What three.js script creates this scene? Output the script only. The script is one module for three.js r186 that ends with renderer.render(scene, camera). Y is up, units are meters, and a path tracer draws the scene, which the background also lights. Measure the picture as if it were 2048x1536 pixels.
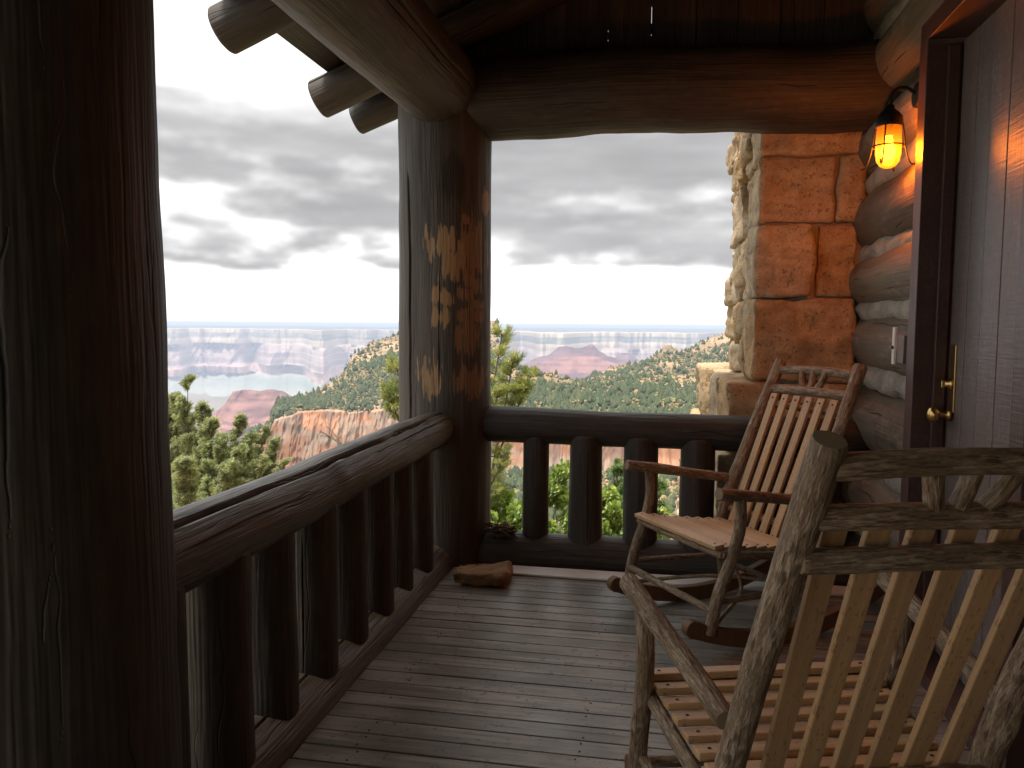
import * as THREE from 'three';
import { mergeGeometries, mergeVertices } from 'three/addons/utils/BufferGeometryUtils.js';
import { RoundedBoxGeometry } from 'three/addons/geometries/RoundedBoxGeometry.js';

// ------------------------------------------------------------------ camera, sky, sun, exposure
const scene = new THREE.Scene();
const EYE = new THREE.Vector3(0, 1.25, 0), FOCAL = 1580;            // focal length in pixels of a 2048 x 1536 picture
const camera = new THREE.PerspectiveCamera(2 * Math.atan(768 / FOCAL) * 180 / Math.PI, 4 / 3, 0.05, 120000);
const rad = (d) => d * Math.PI / 180;
const AIM = { yaw: rad(10.5), pitch: rad(4.3), roll: rad(0.4) };
const fwd = new THREE.Vector3(-Math.sin(AIM.yaw) * Math.cos(AIM.pitch), -Math.sin(AIM.pitch), -Math.cos(AIM.yaw) * Math.cos(AIM.pitch));
const right0 = new THREE.Vector3().crossVectors(fwd, new THREE.Vector3(0, 1, 0)).normalize(), up0 = new THREE.Vector3().crossVectors(right0, fwd);
const camR = right0.clone().multiplyScalar(Math.cos(AIM.roll)).addScaledVector(up0, Math.sin(AIM.roll));
const camU = up0.clone().multiplyScalar(Math.cos(AIM.roll)).addScaledVector(right0, -Math.sin(AIM.roll));
camera.position.copy(EYE);
camera.quaternion.setFromRotationMatrix(new THREE.Matrix4().makeBasis(camR, camU, fwd.clone().negate()));
scene.add(camera);

const renderer = new THREE.WebGLRenderer({ antialias: true });
renderer.toneMapping = THREE.LinearToneMapping;
renderer.toneMappingExposure = 1.75;
renderer.shadowMap.enabled = true;

const sun = new THREE.DirectionalLight(new THREE.Color().setRGB(1, 0.95, 0.87), 3.6);
sun.position.set(-215, 1220, 380); sun.target.position.set(0, 0, 0);
sun.castShadow = true; sun.shadow.radius = 34; sun.shadow.mapSize.set(2048, 2048);
Object.assign(sun.shadow.camera, { left: -30, right: 30, top: 30, bottom: -30, near: 10, far: 4000 });
scene.add(sun, sun.target);

// ------------------------------------------------------------------ noise
const fract = (x) => x - Math.floor(x), clamp = (x, a = 0, b = 1) => Math.min(b, Math.max(a, x)), mix = (a, b, t) => a + (b - a) * t;
const smooth = (a, b, x) => { const t = clamp((x - a) / (b - a)); return t * t * (3 - 2 * t); };
function rng(seed) { let s = (seed * 2654435761) >>> 0; return () => { s = (s + 0x6d2b79f5) | 0; let t = Math.imul(s ^ (s >>> 15), 1 | s); t = (t + Math.imul(t ^ (t >>> 7), 61 | t)) ^ t; return ((t ^ (t >>> 14)) >>> 0) / 4294967296; }; }
const hash3 = (x, y, z) => { let h = Math.imul(x, 374761393) ^ Math.imul(y, 668265263) ^ Math.imul(z, 2147483647 ^ 83492791); h = Math.imul(h ^ (h >>> 13), 1274126177); h = Math.imul(h ^ (h >>> 16), 2246822519); return ((h ^ (h >>> 15)) >>> 0) / 4294967296; };
function vnoise(x, y, z) {                                            // value noise, -1 .. 1
  const xi = Math.floor(x), yi = Math.floor(y), zi = Math.floor(z); let u = x - xi, v = y - yi, w = z - zi;
  u = u * u * u * (u * (u * 6 - 15) + 10); v = v * v * v * (v * (v * 6 - 15) + 10); w = w * w * w * (w * (w * 6 - 15) + 10);
  const l = (a, b, t) => a + (b - a) * t;
  return 2 * l(l(l(hash3(xi, yi, zi), hash3(xi + 1, yi, zi), u), l(hash3(xi, yi + 1, zi), hash3(xi + 1, yi + 1, zi), u), v),
    l(l(hash3(xi, yi, zi + 1), hash3(xi + 1, yi, zi + 1), u), l(hash3(xi, yi + 1, zi + 1), hash3(xi + 1, yi + 1, zi + 1), u), v), w) - 1;
}
function fbm(x, y, z, oct = 4) { let a = 0.5, s = 0; for (let i = 0; i < oct; i++) { s += a * vnoise(x, y, z); x *= 2.03; y *= 2.03; z *= 2.03; a *= 0.5; x += 11.7; z += 5.3; } return s; }
const lattices = [];
function lattice(px, py, seed) { const g = new Float32Array(px * py); for (let y = 0; y < py; y++) for (let x = 0; x < px; x++) g[y * px + x] = hash3(x, y, seed); return g; }
function pfbm(u, v, fx, fy, seed, oct = 4) {                           // periodic 2-D value noise in octaves, 0 .. 1
  let e = lattices[seed]; if (!e || e.fx !== fx || e.fy !== fy || e.n < oct) { e = lattices[seed] = { fx, fy, n: oct, g: [] }; for (let i = 0; i < oct; i++) e.g.push(lattice(fx << i, fy << i, seed + i)); }
  let a = 0.5, s = 0, n = 0, px = fx, py = fy;
  for (let i = 0; i < oct; i++) {
    const g = e.g[i], x = u * px, y = v * py, xi = Math.floor(x), yi = Math.floor(y); let p = x - xi, q = y - yi; p = p * p * (3 - 2 * p); q = q * q * (3 - 2 * q);
    let x0 = xi % px; if (x0 < 0) x0 += px; let y0 = yi % py; if (y0 < 0) y0 += py; const x1 = x0 + 1 === px ? 0 : x0 + 1, r1 = (y0 + 1 === py ? 0 : y0 + 1) * px, r0 = y0 * px, A = g[r0 + x0], B = g[r1 + x0], C = A + (g[r0 + x1] - A) * p;
    s += a * (C + (B + (g[r1 + x1] - B) * p - C) * q); n += a; a *= 0.5; px *= 2; py *= 2;
  }
  return s / n;
}

// ------------------------------------------------------------------ sky: broken overcast, white near the horizon
{
  const W = 1792, H = 896, data = new Float32Array(W * H * 4);
  for (let r = 0; r < H; r++) {
    const el = ((r + 0.5) / H - 0.5) * Math.PI, y = Math.sin(el), e = el * 180 / Math.PI;
    for (let c = 0; c < W; c++) {
      const rd = ((c + 0.5) / W - 0.5) * 2 * Math.PI, x = Math.cos(rd) * Math.cos(el), z = Math.sin(rd) * Math.cos(el);
      let L = 1.05;
      if (e > -2) {
        const az = Math.atan2(x, -z) * 180 / Math.PI, h = 1 / Math.max(0.03, Math.sin(Math.max(el, 0)) + 0.03);
        const qx = x * h, qz = z * h;                                  // a flat layer of cloud overhead, foreshortened to streaks low down
        const n = fbm(qx * 0.55 + 3.1, 4.2, qz * 0.55 - 1.7, e < 40 ? 5 : 4), big = fbm(qx * 0.16 + 9.4, 1.2, qz * 0.16 + 2.2, 3), wav = e > 30 ? 0 : fbm(az * 0.09, e * 0.35, 7.7, 5), ed = e > 30 ? 0 : fbm(az * 0.25, e * 0.8, 3.3, 4);
        // two long grey banks low in the south, the rest thin bright overcast
        const we = e + wav * 4.2, sag = 1.1 * Math.sin((az + 30) * 0.075);
        const south = smooth(-26, -10, az) * (1 - smooth(30, 60, az));     // the western end of the bank hangs lower and darker
        const bank = smooth(5.6, 8.0, we + sag + ed * 2.2) * (1 - smooth(10, 17, we + ed * 3 + n * 2));
        const low = smooth(2.9, 4.0, e + wav * 2.2 + ed * 1.4) * (1 - smooth(4.6, 8.5, e + wav * 3 + ed)) * mix(1.15, 1.05, south);
        const veil = south * smooth(3.2, 5.5, e + wav * 2) * (1 - smooth(18, 32, e)), upper = smooth(-0.3, 0.5, n * 0.8 + big * 0.7) * smooth(8, 18, e);
        const fine = e > 50 ? 0 : fbm(az * 0.16 + e * 0.1, e * 1.1, 5.1, 5), puff = e > 50 ? 0 : fbm(az * 0.33, e * 0.9, 8.4, 4), cl = (x) => clamp(x), a = cl(veil * (0.42 + 0.5 * n + 0.35 * puff)), b = cl(bank * (0.84 + 0.6 * n + 0.5 * puff)), d = cl(low * (0.78 + 0.9 * n + 0.9 * puff)), u = cl(upper * 0.6 + 0.2 * puff * smooth(5, 12, e)), t = cl((0.26 + 0.6 * n + 0.3 * puff) * smooth(2.8, 8, e));
        const gap = smooth(12.5, 17, e + puff * 3) * (1 - smooth(-20, -12, az)) * smooth(-75, -50, az);    // the bank breaks open to brighter cloud in the south-east
        const deck = cl(smooth(8, 12, e + puff * 2) * (1 - smooth(19, 30, e + n * 6)) * (0.74 + 0.5 * n + 0.4 * puff) * (1 - 0.85 * gap));
        const cov = 1 - (1 - a) * (1 - b * (1 - 0.5 * gap)) * (1 - d * 0.9) * (1 - u * 0.5) * (1 - t * 0.4) * (1 - deck);
        L = Math.max(mix(1.0, 0.29, smooth(0, 1.05, cov)) * (1 + 0.26 * fine + 0.12 * puff), 0.27);
      }
      const o = (r * W + c) * 4, g = clamp((1.0 - L) / 0.7);
      data[o] = L * mix(1, 0.99, g); data[o + 1] = L * mix(0.995, 0.985, g); data[o + 2] = L * mix(0.97, 1.0, g); data[o + 3] = 1;
    }
  }
  const sky = new THREE.DataTexture(data, W, H, THREE.RGBAFormat, THREE.FloatType);
  sky.mapping = THREE.EquirectangularReflectionMapping; sky.magFilter = THREE.LinearFilter; sky.needsUpdate = true;
  scene.background = sky; scene.environment = sky;
}
scene.fog = new THREE.FogExp2(new THREE.Color().setRGB(0.68, 0.78, 1.0), 6.2e-5);

// ------------------------------------------------------------------ helpers
const V = (x, y, z) => new THREE.Vector3(x, y, z);
const ray = (px, py) => fwd.clone().multiplyScalar(FOCAL).addScaledVector(camR, px - 1024).addScaledVector(camU, -(py - 768));
function at(px, py, dist) { const d = ray(px, py); return EYE.clone().addScaledVector(d, dist / Math.hypot(d.x, d.z)); }
const names = new Map();
function numbered(n) { const k = names.get(n) || 0; names.set(n, k + 1); return k ? n + '_' + String(k).padStart(3, '0') : n; }
function shade(o) { o.traverse((m) => { if (m.isMesh) { m.castShadow = true; m.receiveShadow = true; } }); return o; }
function tag(o, label, category, group, kind) { if (label) o.userData.label = label; if (category) o.userData.category = category; if (group) o.userData.group = group; if (kind) o.userData.kind = kind; return o; }
function thing(name, label, category, pos = [0, 0, 0], turn = 0, group) { const g = new THREE.Group(); g.name = numbered(name); g.position.set(...pos); g.rotation.y = turn; scene.add(g); return tag(g, label, category, group); }
function part(name, geo, mat, parent) { const m = new THREE.Mesh(geo, mat); m.name = name; m.castShadow = m.receiveShadow = true; parent.add(m); return m; }
function solo(name, geo, mat, label, category, group, kind) { const m = new THREE.Mesh(geo, mat); m.name = numbered(name); m.castShadow = m.receiveShadow = true; scene.add(m); return tag(m, label, category, group, kind); }
const sr = (x) => Math.round(255 * clamp(x <= 0.0031308 ? 12.92 * x : 1.055 * Math.pow(x, 1 / 2.4) - 0.055));
function tex(w, h, fn, linear = false) {                               // fn(u, v) -> [r, g, b] linear, or one number for relief and gloss maps
  const d = new Uint8Array(w * h * 4);
  for (let y = 0, o = 0; y < h; y++) for (let x = 0; x < w; x++, o += 4) {
    const c = fn((x + 0.5) / w, (y + 0.5) / h);
    if (linear) { d[o] = d[o + 1] = d[o + 2] = Math.round(255 * clamp(c)); } else { d[o] = sr(c[0]); d[o + 1] = sr(c[1]); d[o + 2] = sr(c[2]); }
    d[o + 3] = 255;
  }
  const t = new THREE.DataTexture(d, w, h, THREE.RGBAFormat, THREE.UnsignedByteType);
  t.wrapS = t.wrapT = THREE.RepeatWrapping; t.magFilter = THREE.LinearFilter; t.minFilter = THREE.LinearMipmapLinearFilter; t.generateMipmaps = true;
  if (!linear) t.colorSpace = THREE.SRGBColorSpace; t.needsUpdate = true; return t;
}
const sized = (t, sx, sy) => { const c = t.clone(); c.repeat.set(1 / sx, 1 / sy); c.needsUpdate = true; return c; };
function stdMat(o) { const { tint, ...r } = o; const m = r.clearcoat || r.transmission || r.sheen ? new THREE.MeshPhysicalMaterial(r) : new THREE.MeshStandardMaterial(r); if (tint) m.color.setRGB(...tint); return m; }

// ------------------------------------------------------------------ materials
// thin drying checks along the grain, used by the wood maps: list of [u, v0, v1, width, wobble seed]
function checks(n, seed, w0, w1) { const R = rng(seed), a = []; for (let i = 0; i < n; i++) { const l = 0.08 + 0.5 * R() * R(); a.push([R(), R(), l, mix(w0, w1, R() * R()), R() * 50]); } return a; }
function checkAt(list, u, v, wob = 0.01) {
  let m = 0;
  for (const [cu, cv, l, w, s] of list) {
    let dv = v - cv; dv -= Math.floor(dv); if (dv > l) continue; let d0 = Math.abs(u - cu); d0 = Math.min(d0, 1 - d0); if (d0 > wob * 1.5 + w * 2) continue;
    const t = dv / l, x = cu + wob * (vnoise(dv * 9 + s, s, 1) + 0.4 * vnoise(dv * 31, s, 2)); let du = Math.abs(u - x); du = Math.min(du, 1 - du);
    const ww = w * Math.sin(Math.PI * t) + 1e-5; if (du < ww * 2) m = Math.max(m, 1 - smooth(ww * 0.5, ww * 1.5, du));
  }
  return m;
}
const cDark = checks(26, 5, 0.0008, 0.0035);
const woodField = (u, v, s) => ({ g: pfbm(u, v, 46, 3, s, 4), f: pfbm(u, v, 190, 8, s + 9, 2), b: pfbm(u, v, 5, 3, s + 20, 4), p: pfbm(u, v, 60, 40, s + 30, 3) });
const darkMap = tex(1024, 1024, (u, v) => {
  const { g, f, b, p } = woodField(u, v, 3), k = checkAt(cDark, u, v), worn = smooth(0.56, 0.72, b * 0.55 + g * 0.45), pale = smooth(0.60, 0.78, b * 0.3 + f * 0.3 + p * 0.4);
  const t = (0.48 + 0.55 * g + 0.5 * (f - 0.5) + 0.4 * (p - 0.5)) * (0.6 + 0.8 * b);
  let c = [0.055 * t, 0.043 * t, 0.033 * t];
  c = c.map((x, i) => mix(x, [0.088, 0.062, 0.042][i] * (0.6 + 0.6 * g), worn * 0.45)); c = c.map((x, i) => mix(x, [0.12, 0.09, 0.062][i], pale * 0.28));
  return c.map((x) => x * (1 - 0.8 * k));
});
const darkBump = tex(768, 768, (u, v) => { const { g, f, b } = woodField(u, v, 3); return 0.35 + 0.3 * g + 0.2 * f + 0.15 * b - 0.22 * checkAt(cDark, u, v); }, true);
const darkRough = tex(512, 512, (u, v) => { const { g, b } = woodField(u, v, 3); return 0.40 + 0.30 * g + 0.16 * b; }, true);
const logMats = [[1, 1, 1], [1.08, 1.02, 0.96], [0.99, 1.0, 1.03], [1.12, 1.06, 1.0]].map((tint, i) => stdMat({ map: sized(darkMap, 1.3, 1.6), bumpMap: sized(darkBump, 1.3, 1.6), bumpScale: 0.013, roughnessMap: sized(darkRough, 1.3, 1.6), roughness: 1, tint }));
const cRail = checks(40, 205, 0.001, 0.004);
const railMap = tex(1024, 1024, (u, v) => { const { g, f, b, p } = woodField(u, v, 303), k = checkAt(cRail, u, v), w = smooth(0.42, 0.62, b * 0.55 + g * 0.25 + p * 0.2), t = 0.4 + 0.9 * g + 0.7 * (f - 0.5); let c = [0.058 * t, 0.049 * t, 0.039 * t]; c = c.map((x, i) => mix(x, [0.16, 0.135, 0.10][i] * (0.45 + 0.9 * g + 0.5 * (f - 0.5)), w * 0.75)); return c.map((x) => x * (1 - 0.85 * k)); });
const railBump = tex(768, 768, (u, v) => { const { g, f, b } = woodField(u, v, 303); return 0.3 + 0.35 * g + 0.3 * f + 0.15 * b - 0.5 * checkAt(cRail, u, v); }, true);
const railMat = stdMat({ map: sized(railMap, 0.62, 1.0), bumpMap: sized(railBump, 0.62, 1.0), bumpScale: 0.009, roughnessMap: sized(darkRough, 0.62, 1.0), roughness: 0.72 });
const endMap = tex(256, 256, (u, v) => { const r = Math.hypot(u - 0.5, v - 0.5), a = Math.atan2(v - 0.5, u - 0.5), n = 0.5 + 0.5 * Math.sin(r * 140 + 3 * vnoise(u * 5, v * 5, 2)), k = smooth(0.8, 0.95, vnoise(a * 3, 1.5, 8) * 0.5 + 0.5); const t = (0.65 + 0.35 * n) * (1 - 0.6 * k); return [0.42 * t, 0.30 * t, 0.19 * t]; });
const endMat = stdMat({ map: endMap, roughness: 0.85, tint: [0.8, 0.78, 0.75] });

const cFloor = checks(30, 17, 0.0006, 0.002);
const floorMap = tex(1024, 1024, (u, v) => {                           // grain along u
  const g = pfbm(u, v, 4, 70, 41, 4), f = pfbm(u, v, 12, 300, 52, 2), b = pfbm(u, v, 5, 5, 60, 5), p = pfbm(u, v, 70, 90, 70, 3), k = checkAt(cFloor, v, u, 0.004);
  const wear = smooth(0.48, 0.66, b * 0.7 + g * 0.3), spot = smooth(0.70, 0.78, p), t = 0.72 + 0.5 * g + 0.25 * (f - 0.5);
  let c = [0.20 * t, 0.182 * t, 0.163 * t]; c = c.map((x, i) => mix(x, [0.30, 0.272, 0.24][i] * t, wear)); c = c.map((x, i) => mix(x, [0.08, 0.06, 0.05][i], spot * 0.6));
  return c.map((x) => x * (1 - 0.75 * k));
});
const floorBump = tex(768, 768, (u, v) => 0.4 + 0.3 * pfbm(u, v, 4, 70, 41, 4) + 0.15 * pfbm(u, v, 12, 300, 52, 2) + 0.12 * pfbm(u, v, 40, 60, 70, 2) - 0.4 * checkAt(cFloor, v, u, 0.004), true);
const floorRough = tex(512, 512, (u, v) => 0.17 + 0.34 * pfbm(u, v, 6, 6, 60, 5) + 0.14 * pfbm(u, v, 4, 70, 41, 3), true);
const floorMats = [1, 0.95, 1.06, 1.02, 0.9].map((k, i) => { const s = (t) => { const c = sized(t, 1.15, 1.15); c.offset.set(i * 0.37, i * 0.23); return c; }; return stdMat({ map: s(floorMap), bumpMap: s(floorBump), bumpScale: 0.0022, roughnessMap: s(floorRough), roughness: 1, tint: [k, k * 0.99, k * 0.97] }); });

const barkMap = tex(1024, 1024, (u, v) => {
  const g = pfbm(u, v, 44, 9, 81, 4), p = pfbm(u, v, 70, 20, 90, 4), b = pfbm(u, v, 7, 5, 97, 4), f = pfbm(u, v, 200, 60, 99, 2);
  const flake = smooth(0.46, 0.64, p * 0.5 + g * 0.3 + b * 0.2), red = smooth(0.42, 0.62, b), dark = smooth(0.60, 0.70, pfbm(u, v, 90, 14, 103, 3));
  let c = [mix(0.115, 0.20, g), mix(0.074, 0.135, g), mix(0.042, 0.08, g)]; c = c.map((x, i) => mix(x, [0.17, 0.095, 0.055][i], red * 0.3)); c = c.map((x, i) => mix(x, [0.36, 0.295, 0.21][i], flake * 0.55)); c = c.map((x) => x * (1 - 0.55 * dark));
  const t = (0.6 + 0.8 * f) * 1.36; return [c[0] * t, c[1] * t * 1.02, c[2] * t * 1.02];
});
const barkBump = tex(768, 768, (u, v) => 0.25 + 0.45 * smooth(0.44, 0.64, pfbm(u, v, 70, 20, 90, 4) * 0.5 + pfbm(u, v, 44, 9, 81, 4) * 0.3 + pfbm(u, v, 7, 5, 97, 4) * 0.2) + 0.3 * pfbm(u, v, 200, 60, 99, 2), true);
const barkMats = [[1, 1, 1], [0.97, 0.93, 0.89], [1.08, 1.04, 1]].map((tint) => stdMat({ map: sized(barkMap, 0.28, 0.42), bumpMap: sized(barkBump, 0.28, 0.42), bumpScale: 0.0032, roughness: 0.72, tint }));
const slatMap = tex(512, 1024, (u, v) => { const g = pfbm(u, v, 20, 2, 111, 4), f = pfbm(u, v, 120, 5, 117, 2), b = pfbm(u, v, 3, 3, 121, 3), p = smooth(0.74, 0.8, pfbm(u, v, 90, 60, 125, 2)), t = 0.72 + 0.4 * g + 0.25 * (f - 0.5) + 0.12 * b; return [0.52 * t * (1 - 0.4 * p), 0.318 * t * (1 - 0.45 * p), 0.158 * t * (1 - 0.5 * p)]; });
const slatMats = [[1, 1, 1], [0.9, 0.88, 0.84], [1.06, 1.04, 1.0]].map((tint, i) => { const m = sized(slatMap, 0.22, 0.8); m.offset.set(i * 0.31, i * 0.17); return stdMat({ map: m, roughness: 0.5, tint }); });
const rockerMat = stdMat({ map: sized(slatMap, 0.25, 0.8), roughness: 0.5, tint: [0.34, 0.25, 0.19] });
const nailMat = stdMat({ tint: [0.03, 0.025, 0.022], roughness: 0.6, metalness: 0.5 });

const cWall = checks(20, 33, 0.001, 0.004);
const wallLogMap = tex(1024, 1024, (u, v) => { const { g, f, b, p } = woodField(u, v, 133), k = checkAt(cWall, u, v), t = 0.6 + 0.6 * g + 0.3 * (f - 0.5), w = smooth(0.45, 0.6, b * 0.7 + p * 0.3); let c = [0.165 * t, 0.125 * t, 0.085 * t]; c = c.map((x, i) => mix(x, [0.27, 0.235, 0.19][i] * t, w * 0.75)); return c.map((x) => x * (1 - 0.8 * k)); });
const wallLogBump = tex(768, 768, (u, v) => { const { g, f, b } = woodField(u, v, 133); return 0.35 + 0.3 * g + 0.2 * f + 0.2 * b - 0.6 * checkAt(cWall, u, v); }, true);
const wallLogMats = [[1, 1, 1], [0.8, 0.75, 0.7], [1.15, 1.12, 1.1]].map((tint, i) => stdMat({ map: sized(wallLogMap, 1.1, 1.5), bumpMap: sized(wallLogBump, 1.1, 1.5), bumpScale: 0.008, roughness: 0.62, tint }));
const grainMap = (seed, base, amp) => tex(512, 512, (u, v) => { const n = pfbm(u, v, 6, 6, seed, 6), s = pfbm(u, v, 90, 90, seed + 7, 2), t = 1 + amp * (n - 0.5) * 2 + amp * 0.5 * (s - 0.5) * 2; return base.map((x) => x * t); });
const grainBump = tex(512, 512, (u, v) => 0.6 * pfbm(u, v, 10, 10, 205, 5) + 0.4 * pfbm(u, v, 60, 60, 209, 2), true);
const chinkMat = stdMat({ map: sized(grainMap(201, [0.36, 0.32, 0.26], 0.35), 0.5, 0.5), bumpMap: sized(grainBump, 0.35, 0.35), bumpScale: 0.008, roughness: 0.95 });
const stoneMap = tex(1024, 1024, (u, v) => { const n = pfbm(u, v, 4, 5, 221, 6), s = pfbm(u, v, 120, 120, 227, 3), l = pfbm(u, v, 3, 22, 231, 5), m = pfbm(u, v, 18, 18, 235, 5), pit = smooth(0.70, 0.76, pfbm(u, v, 60, 66, 233, 3)), t = 0.74 + 0.42 * (n - 0.5) + 0.4 * (s - 0.5) + 0.35 * (l - 0.5) + 0.4 * (m - 0.5); let c = [0.64 * t, 0.48 * t, 0.30 * t]; c = c.map((x, i) => mix(x, [0.50, 0.33, 0.18][i] * t, smooth(0.46, 0.66, n) * 0.5)); c = c.map((x, i) => mix(x, [0.24, 0.19, 0.13][i], smooth(0.56, 0.72, pfbm(u, v, 6, 3, 237, 6)) * 0.45)); return c.map((x) => x * (1 - 0.35 * pit)); });
const stoneBump = tex(768, 768, (u, v) => 0.45 * pfbm(u, v, 8, 10, 221, 6) + 0.2 * pfbm(u, v, 70, 70, 227, 3) + 0.25 * pfbm(u, v, 3, 22, 231, 4) + 0.2 - 0.3 * smooth(0.70, 0.76, pfbm(u, v, 60, 66, 233, 3)) + 0.2 * pfbm(u, v, 18, 18, 235, 5), true);
const stoneMats = [[1, 1, 1], [0.88, 0.84, 0.78], [1.08, 1.1, 1.14], [0.98, 0.86, 0.70]].map((tint, i) => { const s = (t) => { const c = sized(t, 0.8, 0.8); c.offset.set(i * 0.27, i * 0.41); return c; }; return stdMat({ map: s(stoneMap), bumpMap: s(stoneBump), bumpScale: 0.009, roughness: 0.92, tint }); });
const mortarMat = stdMat({ map: sized(grainMap(241, [0.30, 0.255, 0.20], 0.25), 0.4, 0.4), bumpMap: sized(grainBump, 0.3, 0.3), bumpScale: 0.006, roughness: 0.96 });
const cDoor = checks(16, 71, 0.0006, 0.0016);
const doorMap = tex(1024, 1024, (u, v) => { const g = pfbm(u, v, 60, 5, 251, 3), saw = pfbm(u + 0.02 * pfbm(u, v, 3, 3, 258, 2), v + 0.03 * pfbm(u, v, 4, 2, 259, 2), 3, 170, 257, 2), b = pfbm(u, v, 4, 4, 261, 5), p = pfbm(u, v, 80, 60, 267, 3), k = checkAt(cDoor, u, v, 0.004), t = 0.72 + 0.25 * g + 0.2 * (saw - 0.5) + 0.3 * (b - 0.5) + 0.3 * (p - 0.5), scuff = smooth(0.6, 0.75, p * 0.6 + b * 0.4); return [0.195, 0.148, 0.132].map((x, i) => mix(x * t, [0.30, 0.26, 0.25][i], scuff * 0.5) * (1 - 0.7 * k)); });
const doorBump = tex(768, 768, (u, v) => 0.4 + 0.35 * pfbm(u, v, 5, 150, 257, 2) + 0.2 * pfbm(u, v, 60, 5, 251, 2) - 0.4 * checkAt(cDoor, u, v, 0.004), true);
const doorMats = [1, 0.93, 1.06].map((k, i) => { const s = (t) => { const c = sized(t, 0.6, 0.9); c.offset.set(i * 0.33, i * 0.21); return c; }; return stdMat({ map: s(doorMap), bumpMap: s(doorBump), bumpScale: 0.002, roughness: 0.42, tint: [k, k, k] }); });
const frameMat = stdMat({ map: sized(doorMap, 0.5, 0.9), bumpMap: sized(doorBump, 0.5, 0.9), bumpScale: 0.0015, roughness: 0.4, tint: [0.5, 0.32, 0.28] });
const brassMat = stdMat({ tint: [0.72, 0.48, 0.18], metalness: 1, roughness: 0.28 });
const ironMat = stdMat({ tint: [0.025, 0.022, 0.02], metalness: 0.6, roughness: 0.5 });
const whiteMat = stdMat({ map: sized(grainMap(271, [0.74, 0.73, 0.70], 0.1), 0.5, 0.5), roughness: 0.6 });

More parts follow.
